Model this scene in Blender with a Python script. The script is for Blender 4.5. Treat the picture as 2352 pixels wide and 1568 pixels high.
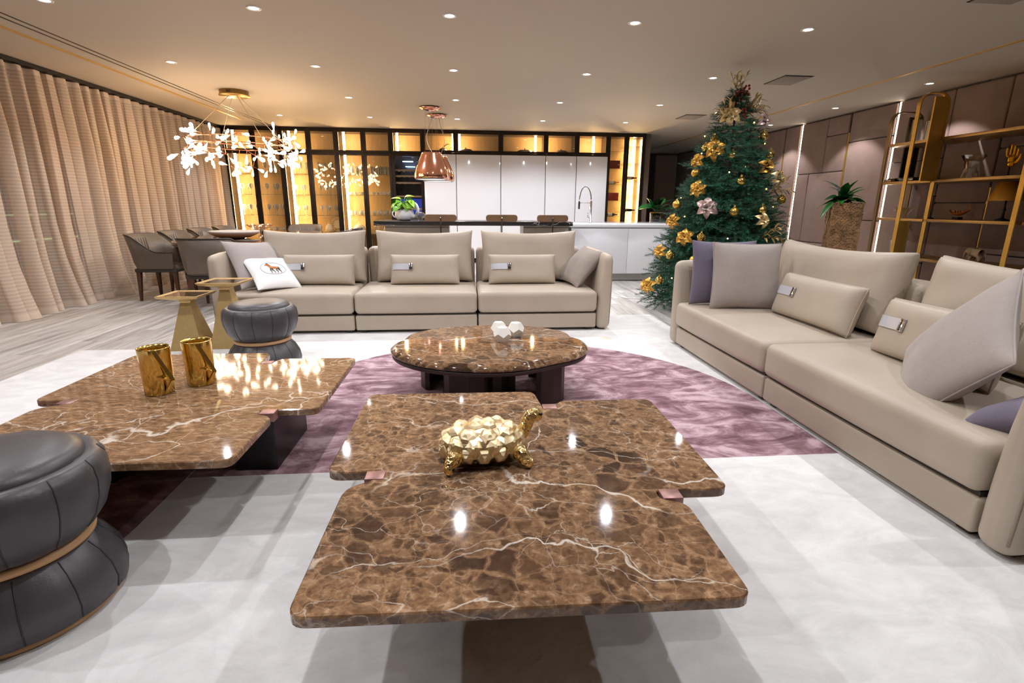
import bpy, bmesh, math, random
from mathutils import Vector, Matrix, Euler, noise
R = math.radians
random.seed(7)
for o in list(bpy.data.objects): bpy.data.objects.remove(o)
scene = bpy.context.scene
COL = scene.collection

# ------------------------------------------------------------------ camera, world, exposure
CEIL = 2.78
cam_data = bpy.data.cameras.new('camera'); cam_data.sensor_width = 36.0
cam_data.lens = 1196.66 / 2352 * 36.0; cam_data.clip_end = 100
cam = bpy.data.objects.new('camera', cam_data); COL.objects.link(cam)
yaw, pitch, roll = 0.09156674, 0.2554939, 0.00670735
fwd = Vector((math.sin(yaw)*math.cos(pitch), math.cos(yaw)*math.cos(pitch), -math.sin(pitch)))
rgt = Vector((math.cos(yaw), -math.sin(yaw), 0)); upv = rgt.cross(fwd)
r2 = rgt*math.cos(roll) + upv*math.sin(roll); u2 = upv*math.cos(roll) - rgt*math.sin(roll)
mw = Matrix((r2, u2, -fwd)).transposed().to_4x4(); mw.translation = (0, 0, 1.25)
cam.matrix_world = mw; scene.camera = cam
world = bpy.data.worlds.new('night'); scene.world = world; world.use_nodes = True
world.node_tree.nodes['Background'].inputs[0].default_value = (0.010, 0.012, 0.018, 1)
world.node_tree.nodes['Background'].inputs[1].default_value = 0.5
scene.view_settings.view_transform = 'Standard'; scene.view_settings.look = 'None'
scene.view_settings.exposure = 0.0; scene.view_settings.gamma = 1.0
scene.view_settings.use_curve_mapping = False
cyc = scene.cycles                # keeps the full-size picture quick to compute
cyc.adaptive_threshold = 0.05; cyc.adaptive_min_samples = 12; cyc.max_bounces = 7; cyc.diffuse_bounces = 3; cyc.glossy_bounces = 3; cyc.transmission_bounces = 4
cyc.caustics_reflective = False; cyc.caustics_refractive = False
SPOT_W = 66.0                     # every recessed downlight
WARM = (1.0, 0.60, 0.22); COOL = (0.94, 0.95, 1.0)

# ------------------------------------------------------------------ materials
def srgb(r, g, b):
    f = lambda c: ((c/255+0.055)/1.055)**2.4 if c > 10.31475 else c/255/12.92
    return (f(r), f(g), f(b), 1.0)
def newmat(name):
    m = bpy.data.materials.new(name); m.use_nodes = True
    return m, m.node_tree, m.node_tree.nodes['Principled BSDF']
def nd(nt, kind, **kw):
    n = nt.nodes.new(kind)
    for k, v in kw.items():
        if k.startswith('i_'):
            key = k[2:]; n.inputs[int(key) if key.isdigit() else key].default_value = v
        else: setattr(n, k, v)
    return n
def L(nt, a, b): nt.links.new(a, b)
def coords(nt, scale=(1,1,1), rot=(0,0,0), loc=(0,0,0), kind='Object'):
    t = nd(nt, 'ShaderNodeTexCoord'); m = nd(nt, 'ShaderNodeMapping')
    m.inputs['Scale'].default_value = scale; m.inputs['Rotation'].default_value = rot; m.inputs['Location'].default_value = loc
    L(nt, t.outputs[kind], m.inputs[0]); return m.outputs[0]
def ramp(nt, fac, stops, interp='LINEAR'):
    r = nd(nt, 'ShaderNodeValToRGB'); e = r.color_ramp; e.interpolation = interp
    while len(e.elements) < len(stops): e.elements.new(0.5)
    for el, (p, c) in zip(e.elements, stops):
        el.position = p; el.color = c if len(c) == 4 else (*c, 1)
    L(nt, fac, r.inputs[0]); return r.outputs[0]
def mixc(nt, fac, a, b, mode='MIX'):
    m = nd(nt, 'ShaderNodeMix', data_type='RGBA', blend_type=mode)
    for sock, v in ((m.inputs[0], fac), (m.inputs[6], a), (m.inputs[7], b)):
        if isinstance(v, (int, float)): sock.default_value = v
        elif isinstance(v, tuple): sock.default_value = v if len(v) == 4 else (*v, 1)
        else: L(nt, v, sock)
    return m.outputs[2]
def math_(nt, op, a, b=0.0):
    m = nd(nt, 'ShaderNodeMath', operation=op)
    for s, v in ((m.inputs[0], a), (m.inputs[1], b)):
        if isinstance(v, (int, float)): s.default_value = v
        else: L(nt, v, s)
    return m.outputs[0]
def bump(nt, bsdf, height, strength=0.2, dist=0.01):
    b = nd(nt, 'ShaderNodeBump'); b.inputs['Strength'].default_value = strength; b.inputs['Distance'].default_value = dist
    L(nt, height, b.inputs['Height']); L(nt, b.outputs[0], bsdf.inputs['Normal'])
MATS = {}
def mat(name, col, rough=0.5, metal=0.0, var=None, bmp=None, coat=0.0, spec=None, sheen=0.0, scale3=(1,1,1), aniso=None):
    if name in MATS: return MATS[name]
    m, nt, b = newmat(name); c = col if len(col) == 4 else (*col, 1)
    b.inputs['Base Color'].default_value = c; b.inputs['Roughness'].default_value = rough; b.inputs['Metallic'].default_value = metal
    if coat: b.inputs['Coat Weight'].default_value = coat; b.inputs['Coat Roughness'].default_value = 0.04
    if spec is not None: b.inputs['Specular IOR Level'].default_value = spec
    if sheen: b.inputs['Sheen Weight'].default_value = sheen; b.inputs['Sheen Roughness'].default_value = 0.5
    if var or bmp: co = coords(nt, scale3)
    if var:                                  # (scale, amount)
        n = nd(nt, 'ShaderNodeTexNoise', i_Scale=var[0], i_Detail=4.0); L(nt, co, n.inputs['Vector'])
        lo = tuple(x*(1-var[1]) for x in c[:3]); hi = tuple(min(1, x*(1+var[1])) for x in c[:3])
        L(nt, ramp(nt, n.outputs[0], [(0.3, lo), (0.7, hi)]), b.inputs['Base Color'])
    if bmp:                                  # (scale, strength)
        n = nd(nt, 'ShaderNodeTexNoise', i_Scale=bmp[0], i_Detail=3.0); L(nt, co, n.inputs['Vector'])
        bump(nt, b, n.outputs[0], bmp[1], 0.004)
    MATS[name] = m; return m
def emit(name, col, strength):
    m, nt, b = newmat(name); b.inputs['Base Color'].default_value = (*col[:3], 1)
    b.inputs['Emission Color'].default_value = (*col[:3], 1); b.inputs['Emission Strength'].default_value = strength
    MATS[name] = m; return m
def clear(name, tint=(1,1,1), rim=(1,1,1), rough=0.02, lo=0.05, hi=0.7, power=2.5):
    """thin glass: transparent body with a Fresnel-like glossy coat"""
    m = bpy.data.materials.new(name); m.use_nodes = True; nt = m.node_tree; nt.nodes.clear()
    out = nd(nt, 'ShaderNodeOutputMaterial'); t = nd(nt, 'ShaderNodeBsdfTransparent'); g = nd(nt, 'ShaderNodeBsdfGlossy')
    t.inputs[0].default_value = (*tint, 1); g.inputs['Color'].default_value = (*rim, 1); g.inputs['Roughness'].default_value = rough
    lw = nd(nt, 'ShaderNodeLayerWeight', i_Blend=0.5); mx = nd(nt, 'ShaderNodeMixShader')
    p = math_(nt, 'POWER', lw.outputs['Facing'], power); s = math_(nt, 'MULTIPLY', p, hi-lo); f = math_(nt, 'ADD', s, lo)
    L(nt, f, mx.inputs[0]); L(nt, t.outputs[0], mx.inputs[1]); L(nt, g.outputs[0], mx.inputs[2]); L(nt, mx.outputs[0], out.inputs[0])
    MATS[name] = m; return m

def marble(name, streak=1.0, rot=0.0, seed=(0,0,0), dark=True, gate=0.42, vein_rot=0.15):
    m, nt, b = newmat(name)
    co = coords(nt, (1, 1, 1), (0, 0, rot), seed)
    st = nd(nt, 'ShaderNodeMapping'); st.inputs['Scale'].default_value = (1.0/streak, streak, 1); L(nt, co, st.inputs[0]); co2 = st.outputs[0]
    def warp(src, scale, amp, det=4.0):
        wn = nd(nt, 'ShaderNodeTexNoise', i_Scale=scale, i_Detail=det, i_Roughness=0.55); L(nt, src, wn.inputs['Vector'])
        sb = nd(nt, 'ShaderNodeVectorMath', operation='SUBTRACT'); L(nt, wn.outputs['Color'], sb.inputs[0]); sb.inputs[1].default_value = (0.5, 0.5, 0.5)
        vm = nd(nt, 'ShaderNodeVectorMath', operation='MULTIPLY_ADD'); L(nt, sb.outputs[0], vm.inputs[0]); vm.inputs[1].default_value = (amp, amp, amp); L(nt, src, vm.inputs[2]); return vm.outputs[0]
    wc = warp(co2, 11.0, 0.06)
    big = nd(nt, 'ShaderNodeTexNoise', i_Scale=2.1, i_Detail=3.0); L(nt, co, big.inputs['Vector'])
    fine = nd(nt, 'ShaderNodeTexNoise', i_Scale=34.0, i_Detail=8.0, i_Roughness=0.68); L(nt, wc, fine.inputs['Vector'])
    def cells(scale):
        v = nd(nt, 'ShaderNodeTexVoronoi', i_Scale=scale, feature='F1'); L(nt, wc, v.inputs['Vector'])
        e = nd(nt, 'ShaderNodeTexVoronoi', i_Scale=scale, feature='DISTANCE_TO_EDGE'); L(nt, wc, e.inputs['Vector'])
        s = nd(nt, 'ShaderNodeSeparateColor'); L(nt, v.outputs['Color'], s.inputs[0]); return e.outputs['Distance'], s.outputs[0], s.outputs[1]
    DK, MD, TN, LT = srgb(48, 31, 21), srgb(96, 66, 44), srgb(142, 104, 72), srgb(188, 150, 112)
    c = ramp(nt, fine.outputs[0], [(0.28, srgb(92, 66, 47)), (0.45, srgb(136, 102, 73)), (0.56, srgb(158, 122, 90)), (0.72, srgb(206, 174, 140))])
    reg = ramp(nt, big.outputs[0], [(0.40, (0, 0, 0)), (0.62, (1, 1, 1))])
    layers = ((52.0, .5, .5, 0.08, 0.28), (25.0, .55, .66, 0.07, 0.19), (10.5, .40, .95, 0.05, 0.10)) if dark else ((46.0, .45, .3, 0.06, 0.25), (20.0, .4, .3, 0.04, 0.15))
    for sc_, frac, amt, e0, e1 in layers:
        e, r_, g_ = cells(sc_)
        peb = ramp(nt, r_, [(0.0, srgb(44, 31, 24)), (0.35, srgb(66, 46, 34)), (0.75, srgb(94, 68, 49)), (1.0, srgb(122, 92, 67))])
        inn = ramp(nt, e, [(e0, (0, 0, 0)), (e1, (1, 1, 1))]); pick = ramp(nt, g_, [(1-frac-0.04, (0, 0, 0)), (1-frac+0.04, (1, 1, 1))])
        k = math_(nt, 'MULTIPLY', math_(nt, 'MULTIPLY', inn, pick), amt)
        if sc_ < 12: k = math_(nt, 'MULTIPLY', k, math_(nt, 'ADD', math_(nt, 'MULTIPLY', reg, 0.72), 0.28))
        c = mixc(nt, k, c, peb)
        if sc_ < 25:
            net = ramp(nt, e, [(0.0, (1, 1, 1)), (0.028, (0, 0, 0))]); c = mixc(nt, math_(nt, 'MULTIPLY', net, 0.38), c, srgb(196, 160, 124))
    c = mixc(nt, math_(nt, 'MULTIPLY', reg, 0.30 if dark else 0.12), c, srgb(52, 34, 23))
    # long white veins of even width: edges of large stretched cells, broken up by noise
    vw = warp(warp(co, 2.2, 0.45, 3.0), 14.0, 0.05, 4.0)
    for sc_, w_, rz, amt, sx in ((1.25, 0.0065, vein_rot, 0.95, 0.42), (2.6, 0.0065, vein_rot-0.3, 0.75, 0.5), (6.0, 0.010, vein_rot+0.5, 0.5, 0.7)):
        mp = nd(nt, 'ShaderNodeMapping'); L(nt, vw, mp.inputs[0]); mp.inputs['Rotation'].default_value = (0, 0, rz); mp.inputs['Scale'].default_value = (sx, 1.5, 1.0)
        ve = nd(nt, 'ShaderNodeTexVoronoi', i_Scale=sc_, feature='DISTANCE_TO_EDGE'); L(nt, mp.outputs[0], ve.inputs['Vector'])
        br = nd(nt, 'ShaderNodeTexNoise', i_Scale=3.2, i_Detail=4.0); L(nt, mp.outputs[0], br.inputs['Vector'])
        gt_ = ramp(nt, br.outputs[0], [(gate, (0, 0, 0)), (gate+0.16, (1, 1, 1))])
        wd = math_(nt, 'MULTIPLY', ve.outputs['Distance'], math_(nt, 'ADD', math_(nt, 'MULTIPLY', fine.outputs[0], -1.2), 1.6))
        line = ramp(nt, wd, [(0.0, (1, 1, 1)), (w_*0.5, (0.85, 0.85, 0.85)), (w_, (0, 0, 0))])
        c = mixc(nt, math_(nt, 'MULTIPLY', math_(nt, 'MULTIPLY', line, gt_), amt), c, srgb(226, 214, 198))
    L(nt, c, b.inputs['Base Color']); b.inputs['Roughness'].default_value = 0.055; b.inputs['Specular IOR Level'].default_value = 0.5
    MATS[name] = m; return m

# ------------------------------------------------------------------ mesh building
def rounded_box(sx, sy, sz, r, n=3, k=4, f=None):
    """box with rounded edges centred on the origin; k inner divisions; f bends a point"""
    h = (sx/2, sy/2, sz/2); r = min(r, *(0.999*x for x in h))
    def steps(a):
        e = [-a + r*(1-math.cos(math.pi/2*i/n)) for i in range(n)] + [-a+r]
        inner = [(-(a-r)) + 2*(a-r)*i/k for i in range(1, k)]
        return e + inner + [-x for x in reversed(e)]
    S = [steps(a) for a in h]; V, F, key = [], [], {}
    def vert(p):
        q = [max(-(h[i]-r), min(h[i]-r, p[i])) for i in range(3)]
        d = Vector((p[0]-q[0], p[1]-q[1], p[2]-q[2]))
        # project the clamped cube point on the rounded surface
        if d.length > 1e-9: 
            dd = d.normalized()*r; p2 = Vector(q)+dd
        else: p2 = Vector(p)
        kk = (round(p[0], 6), round(p[1], 6), round(p[2], 6))
        if kk not in key: key[kk] = len(V); V.append(f(p2, h) if f else p2)
        return key[kk]
    for ax in range(3):
        a, b = (ax+1) % 3, (ax+2) % 3
        for sgn in (-1, 1):
            for i in range(len(S[a])-1):
                for j in range(len(S[b])-1):
                    q = []
                    for (ii, jj) in ((i, j), (i+1, j), (i+1, j+1), (i, j+1)):
                        p = [0, 0, 0]; p[ax] = sgn*h[ax]; p[a] = S[a][ii]; p[b] = S[b][jj]; q.append(vert(p))
                    F.append(q if sgn > 0 else q[::-1])
    return V, F
class MB:
    def __init__(s): s.v, s.f, s.s, s.M = [], [], [], None
    def add(s, V, F, smooth=True):
        o = len(s.v); M = s.M
        s.v += [tuple(M @ Vector(p)) if M else tuple(p) for p in V]
        s.f += [tuple(i+o for i in q) for q in F]; s.s += [smooth]*len(F); return s
    def box(s, x0, x1, y0, y1, z0, z1):
        V = [(x, y, z) for z in (z0, z1) for y in (y0, y1) for x in (x0, x1)]
        return s.add(V, [(0,2,3,1), (4,5,7,6), (0,1,5,4), (2,6,7,3), (0,4,6,2), (1,3,7,5)], False)
    def rbox(s, x0, x1, y0, y1, z0, z1, r=0.01, n=2, k=1, f=None):
        V, F = rounded_box(x1-x0, y1-y0, z1-z0, r, n, k, f); c = Vector(((x0+x1)/2, (y0+y1)/2, (z0+z1)/2))
        return s.add([Vector(p)+c for p in V], F)
    def rings(s, RR, cap0=True, cap1=True, smooth=True, closed=False):
        n = len(RR[0]); V = [p for r in RR for p in r]; F = []
        m = len(RR)
        for i in range(m if closed else m-1):
            a, b = i*n, ((i+1) % m)*n
            for j in range(n): F.append((a+j, a+(j+1) % n, b+(j+1) % n, b+j))
        s.add(V, F, smooth); o = len(s.v)-len(V)
        if not closed:
            if cap0: s.f.append(tuple(o+j for j in reversed(range(n)))); s.s.append(False)
            if cap1: s.f.append(tuple(o+(m-1)*n+j for j in range(n))); s.s.append(False)
        return s
    def lathe(s, prof, n=24, c=(0,0,0), cap0=True, cap1=True, smooth=True, rad=None):
        RR = []
        for (r, z) in prof:
            RR.append([(c[0]+(r*(rad(2*math.pi*i/n, z) if rad else 1))*math.cos(2*math.pi*i/n), c[1]+(r*(rad(2*math.pi*i/n, z) if rad else 1))*math.sin(2*math.pi*i/n), c[2]+z) for i in range(n)])
        return s.rings(RR, cap0, cap1, smooth)
    def tube(s, pts, r, n=6, closed=False, flat=None):
        P = [Vector(p) for p in pts]; RR = []; m = len(P)
        rr = r if isinstance(r, (list, tuple)) else [r]*m
        t0 = (P[1]-P[0]).normalized(); ref = Vector((0, 0, 1)) if abs(t0.z) < 0.9 else Vector((1, 0, 0))
        a = t0.cross(ref).normalized()
        for i in range(m):
            if closed: t = (P[(i+1) % m]-P[i-1]).normalized()
            else: t = (P[min(i+1, m-1)]-P[max(i-1, 0)]).normalized()
            a = (a - t*a.dot(t)); a = a.normalized() if a.length > 1e-6 else t.orthogonal().normalized()
            b = t.cross(a); fx = flat or 1.0
            RR.append([P[i] + a*math.cos(2*math.pi*j/n)*rr[i] + b*math.sin(2*math.pi*j/n)*rr[i]*fx for j in range(n)])
        return s.rings(RR, True, True, n > 4, closed)
    def ball(s, c, r, nu=16, nv=10, sc=(1,1,1)):
        prof = [(max(1e-4, math.sin(math.pi*i/nv)), -math.cos(math.pi*i/nv)) for i in range(nv+1)]
        RR = [[(c[0]+r*sc[0]*q*math.cos(2*math.pi*j/nu), c[1]+r*sc[1]*q*math.sin(2*math.pi*j/nu), c[2]+r*sc[2]*z) for j in range(nu)] for q, z in prof]
        return s.rings(RR)
    def prism(s, poly, z0, z1, bev=0.0, bev0=0.0, smooth=False):
        def inset(d):
            n = len(poly); out = []
            for i in range(n):
                p, a, b = Vector(poly[i]), Vector(poly[i-1]), Vector(poly[(i+1) % n])
                e1, e2 = (p-a), (b-p)
                if e1.length < 1e-7: e1 = e2
                if e2.length < 1e-7: e2 = e1
                e1.normalize(); e2.normalize()
                nn = Vector((-(e1.y+e2.y), e1.x+e2.x)); nn = nn.normalized() if nn.length > 1e-6 else Vector((-e1.y, e1.x))
                out.append(p+nn*d)
            return out
        RR = []
        if bev0: RR.append([(p.x, p.y, z0) for p in inset(bev0)])
        RR += [[(p[0], p[1], z0+bev0) for p in poly], [(p[0], p[1], z1-bev) for p in poly]]
        if bev: RR.append([(p.x, p.y, z1) for p in inset(bev)])
        return s.rings(RR, True, True, smooth)
    def grid(s, P, smooth=True, wrap=False):
        nu, nv = len(P), len(P[0]); V = [p for r in P for p in r]
        F = [(i*nv+j, i*nv+(j+1) % nv, (i+1)*nv+(j+1) % nv, (i+1)*nv+j) for i in range(nu-1) for j in range(nv if wrap else nv-1)]
        return s.add(V, F, smooth)
    def mesh(s, name, m=None):
        me = bpy.data.meshes.new(name); me.from_pydata(s.v, [], s.f); me.polygons.foreach_set('use_smooth', s.s)
        if m: me.materials.append(m)
        me.update(); return me
    def obj(s, name, m, parent=None, loc=None, rot=None):
        return link(name, s.mesh(name, m), parent, loc, rot)
def link(name, me, parent=None, loc=None, rot=None, scale=None):
    o = bpy.data.objects.new(name, me); COL.objects.link(o)
    if parent: o.parent = parent
    if loc is not None: o.location = loc
    if rot is not None: o.rotation_euler = rot
    if scale is not None: o.scale = scale
    return o
def tag(o, label, cat, group=None, kind=None):
    if label: o['label'] = label
    if cat: o['category'] = cat
    if group: o['group'] = group
    if kind: o['kind'] = kind
    return o
def thing(name, label, cat, loc=(0,0,0), rot=(0,0,0), group=None):
    o = link(name, None, None, loc, rot); o.empty_display_size = 0.05
    return tag(o, label, cat, group)
def struct(name, mb, m, parent=None, label=None):
    o = mb.obj(name, m, parent)
    if not parent: o['kind'] = 'structure'
    if label: o['label'] = label
    return o
def T(x=0, y=0, z=0, rx=0, ry=0, rz=0, s=(1,1,1)):
    return Matrix.Translation((x, y, z)) @ Euler((rx, ry, rz)).to_matrix().to_4x4() @ Matrix.Diagonal((*s, 1))
def rpoly(pts, r, seg=6):
    """round the corners of a polygon; pts: (x, y[, r])"""
    out = []; n = len(pts)
    for i in range(n):
        p = Vector(pts[i][:2]); a = Vector(pts[i-1][:2]); b = Vector(pts[(i+1) % n][:2]); rr = pts[i][2] if len(pts[i]) > 2 else r
        d1, d2 = (a-p), (b-p); rr = min(rr, d1.length*0.49, d2.length*0.49)
        if rr < 1e-4: out.append(p); continue
        p1, p2 = p+d1.normalized()*rr, p+d2.normalized()*rr
        for k in range(seg+1):
            t = k/seg; out.append(p1*(1-t)**2 + p*2*t*(1-t) + p2*t*t)
    return [tuple(q) for q in out]
def bez(p0, p1, p2, p3, n=12):
    p0, p1, p2, p3 = map(Vector, (p0, p1, p2, p3))
    return [p0*(1-t)**3+p1*3*t*(1-t)**2+p2*3*t*t*(1-t)+p3*t**3 for t in (i/n for i in range(n+1))]
def skin(name, verts, edges, radii, m, parent=None, sub=2, loc=None, rot=None):
    me = bpy.data.meshes.new(name); me.from_pydata(verts, edges, []); me.materials.append(m)
    o = link(name, me, parent, loc, rot); md = o.modifiers.new('skin', 'SKIN'); md.use_smooth_shade = True
    for i, sv in enumerate(me.skin_vertices[0].data):
        rr = radii[i]; sv.radius = rr if isinstance(rr, tuple) else (rr, rr); sv.use_root = (i == 0)
    s = o.modifiers.new('sub', 'SUBSURF'); s.levels = sub; s.render_levels = sub
    return o
ORD = ['first', 'second', 'third', 'fourth', 'fifth', 'sixth', 'seventh', 'eighth', 'ninth', 'tenth', 'eleventh', 'twelfth']
# ------------------------------------------------------------------ shared materials
taupe = mat('taupe_leather', srgb(180, 166, 149), 0.46, var=(3.0, 0.05), bmp=(180, 0.12), spec=0.4)
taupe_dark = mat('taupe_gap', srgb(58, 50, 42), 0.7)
brass = mat('brushed_brass', srgb(196, 156, 74), 0.42, 0.72, var=(6.0, 0.10))
inlay = mat('inlay_brass', srgb(214, 172, 96), 0.45, 0.35)
gold = mat('polished_gold', srgb(230, 200, 116), 0.15, 1.0)
champagne = mat('champagne_metal', srgb(198, 168, 112), 0.42, 0.55, var=(40.0, 0.05))
copper = mat('polished_copper', srgb(236, 172, 146), 0.12, 1.0)
black = mat('black_lacquer', srgb(24, 21, 20), 0.35)
frame_m = mat('dark_bronze_frame', srgb(44, 35, 29), 0.3, 0.55)
chrome = mat('chrome', srgb(215, 215, 220), 0.08, 1.0)
white_gloss = mat('white_gloss_lacquer', srgb(233, 233, 238), 0.10, coat=0.4)
white_paint = mat('white_paint', srgb(225, 222, 216), 0.5)
led_warm = emit('warm_led', (1.0, 0.70, 0.36), 105.0)
led_white = emit('white_led', (1.0, 0.93, 0.82), 16.0)
spot_face = emit('downlight_face', (1.0, 0.96, 0.92), 14.0)
pane_m = clear('cabinet_glass', (0.93, 0.90, 0.86), (1, 1, 1), 0.01, 0.045, 0.55, 4.0)
crystal = clear('crystal_glass', (0.97, 0.97, 0.97), (1, 1, 1), 0.03, 0.10, 0.95, 1.4)

# ------------------------------------------------------------------ floor, rug, ceiling, walls
def wood_floor():
    m, nt, b = newmat('grey_oak'); oi = nd(nt, 'ShaderNodeObjectInfo')
    t = nd(nt, 'ShaderNodeTexCoord'); mp = nd(nt, 'ShaderNodeMapping'); mp.inputs['Scale'].default_value = (9.0, 0.55, 1)
    va = nd(nt, 'ShaderNodeVectorMath', operation='ADD'); L(nt, t.outputs['Object'], va.inputs[0])
    cx = nd(nt, 'ShaderNodeCombineXYZ'); L(nt, math_(nt, 'MULTIPLY', oi.outputs['Random'], 37.0), cx.inputs[0]); L(nt, math_(nt, 'MULTIPLY', oi.outputs['Random'], 91.0), cx.inputs[1])
    L(nt, cx.outputs[0], va.inputs[1]); L(nt, va.outputs[0], mp.inputs[0])
    n = nd(nt, 'ShaderNodeTexNoise', i_Scale=1.6, i_Detail=7.0, i_Roughness=0.62, i_Distortion=0.9); L(nt, mp.outputs[0], n.inputs['Vector'])
    g = nd(nt, 'ShaderNodeTexNoise', i_Scale=9.0, i_Detail=5.0); L(nt, mp.outputs[0], g.inputs['Vector'])
    c = ramp(nt, n.outputs[0], [(0.30, srgb(142, 134, 128)), (0.47, srgb(186, 180, 173)), (0.62, srgb(208, 204, 198)), (0.8, srgb(222, 218, 212))])
    c = mixc(nt, ramp(nt, g.outputs[0], [(0.56, (0, 0, 0)), (0.72, (0.55, 0.55, 0.55))]), c, srgb(120, 110, 102))
    tone = ramp(nt, oi.outputs['Random'], [(0.0, (0.93, 0.93, 0.94)), (1.0, (1.10, 1.10, 1.11))])
    L(nt, mixc(nt, 1.0, c, tone, 'MULTIPLY'), b.inputs['Base Color']); b.inputs['Roughness'].default_value = 0.42
    bump(nt, b, n.outputs[0], 0.12, 0.003); return m
floor_m = wood_floor()
X0, X1, YF, YB = -5.06, 6.52, -2.6, 16.2
floor = struct('floor', MB().box(X0-0.3, X1+0.3, YF, YB, -0.12, -0.004), floor_m)
PW, PL = 0.2345, 2.28
plank = MB().rbox(-PW/2+0.0012, PW/2-0.0012, -PL/2+0.0012, PL/2-0.0012, -0.008, 0.0, 0.0012, 1, 1).mesh('plank', floor_m)
ncol = 0
for i in range(49):
    x = X0 + 0.09 + PW*(i+0.5)
    for j in range(5):
        y = 3.2 + PL*(j + 0.5) - (0.37*((i*5) % 7)/1.0 % PL)*0.6
        if y - PL/2 < 5.6 and y + PL/2 < 5.75 and -2.6 < x < 6.0: continue       # wholly under the rug and sofas
        if y + PL/2 > 12.3 and x < 3.9: continue
        if ncol >= 296: break
        link('plank', plank, floor, (x, y, 0)); ncol += 1

def rug_mat():
    m, nt, b = newmat('viscose_rug'); t = nd(nt, 'ShaderNodeTexCoord'); sp = nd(nt, 'ShaderNodeSeparateXYZ'); L(nt, t.outputs['Object'], sp.inputs[0])
    X, Y = sp.outputs[0], sp.outputs[1]
    def gt(a, v): return math_(nt, 'GREATER_THAN', a, v)
    def lt(a, v): return math_(nt, 'LESS_THAN', a, v)
    def mul(a, c): return math_(nt, 'MULTIPLY', a, c)
    dx = math_(nt, 'SUBTRACT', X, 0.312); dy = math_(nt, 'SUBTRACT', Y, 3.077); dy0 = math_(nt, 'MAXIMUM', dy, 0.0)
    r2_ = math_(nt, 'ADD', mul(dx, dx), mul(dy0, dy0))
    arch = mul(lt(r2_, 1.612**2), gt(Y, 2.312))
    ex = math_(nt, 'SUBTRACT', X, -2.36); ey = math_(nt, 'MINIMUM', math_(nt, 'SUBTRACT', Y, 1.95), 0.0)
    q2 = math_(nt, 'ADD', mul(ex, ex), mul(ey, ey))
    low = mul(mul(lt(q2, 1.055**2), lt(Y, 2.95)), lt(X, -1.305))
    plum = math_(nt, 'MAXIMUM', arch, low)
    co = coords(nt, (1, 1.6, 1))
    n1 = nd(nt, 'ShaderNodeTexNoise', i_Scale=2.9, i_Detail=8.0, i_Roughness=0.66, i_Distortion=1.3); L(nt, co, n1.inputs['Vector'])
    n2 = nd(nt, 'ShaderNodeTexNoise', i_Scale=300.0, i_Detail=2.0); L(nt, co, n2.inputs['Vector'])
    n3 = nd(nt, 'ShaderNodeTexNoise', i_Scale=7.0, i_Detail=5.0, i_Roughness=0.6); L(nt, co, n3.inputs['Vector'])
    f = math_(nt, 'ADD', mul(n1.outputs[0], 0.72), mul(n3.outputs[0], 0.28))
    pc = ramp(nt, f, [(0.34, srgb(82, 48, 57)), (0.43, srgb(116, 77, 86)), (0.50, srgb(154, 117, 126)), (0.59, srgb(204, 174, 182))])
    wc = ramp(nt, f, [(0.35, srgb(214, 211, 210)), (0.6, srgb(236, 234, 232))])
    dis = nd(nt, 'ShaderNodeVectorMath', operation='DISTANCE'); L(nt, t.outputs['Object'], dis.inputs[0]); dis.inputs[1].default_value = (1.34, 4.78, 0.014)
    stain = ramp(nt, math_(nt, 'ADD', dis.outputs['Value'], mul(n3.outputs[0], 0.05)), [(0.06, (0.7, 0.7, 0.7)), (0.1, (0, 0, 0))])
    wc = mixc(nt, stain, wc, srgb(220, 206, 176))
    c = mixc(nt, plum, wc, pc)
    L(nt, c, b.inputs['Base Color']); b.inputs['Roughness'].default_value = 0.85; b.inputs['Specular IOR Level'].default_value = 0.2
    b.inputs['Sheen Weight'].default_value = 0.25
    bump(nt, b, math_(nt, 'ADD', n2.outputs[0], mul(n1.outputs[0], 2.0)), 0.25, 0.003); return m
rug_poly = rpoly([(-3.31, -1.2), (2.17, -1.2), (2.17, 5.87), (-2.71, 5.87), (-2.71, 4.655), (-3.31, 4.655)], 0.004, 1)
tag(MB().prism(rug_poly, 0.0, 0.014, 0.004).obj('rug', rug_mat()), 'large off-white viscose rug with a plum arch under the marble tables', 'rug')

ceil_m = mat('ceiling_paint', srgb(192, 178, 160), 0.75, var=(220.0, 0.03))
struct('ceiling', MB().box(X0-0.3, X1+0.3, YF, YB, CEIL, CEIL+0.1), ceil_m)
wall_m = mat('wall_taupe', srgb(104, 90, 80), 0.8, var=(40.0, 0.06))
def fabric(name, base):
    m, nt, b = newmat(name); co = coords(nt)
    n = nd(nt, 'ShaderNodeTexNoise', i_Scale=5.0, i_Detail=5.0); L(nt, co, n.inputs['Vector'])
    w = nd(nt, 'ShaderNodeTexNoise', i_Scale=420.0, i_Detail=2.0); L(nt, co, w.inputs['Vector'])
    c = base[:3]; k = math_(nt, 'ADD', math_(nt, 'MULTIPLY', n.outputs[0], 0.35), math_(nt, 'MULTIPLY', w.outputs[0], 0.65))
    L(nt, ramp(nt, k, [(0.3, tuple(x*0.78 for x in c)), (0.7, tuple(min(1, x*1.2) for x in c))]), b.inputs['Base Color'])
    b.inputs['Roughness'].default_value = 0.85; b.inputs['Specular IOR Level'].default_value = 0.25; b.inputs['Sheen Weight'].default_value = 0.2
    bump(nt, b, w.outputs[0], 0.25, 0.002); MATS[name] = m; return m
panel_m = fabric('mauve_suede', srgb(150, 124, 112))
wall_r = struct('wall_right', MB().box(6.48, 6.62, YF, YB, 0, CEIL), wall_m)
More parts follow.
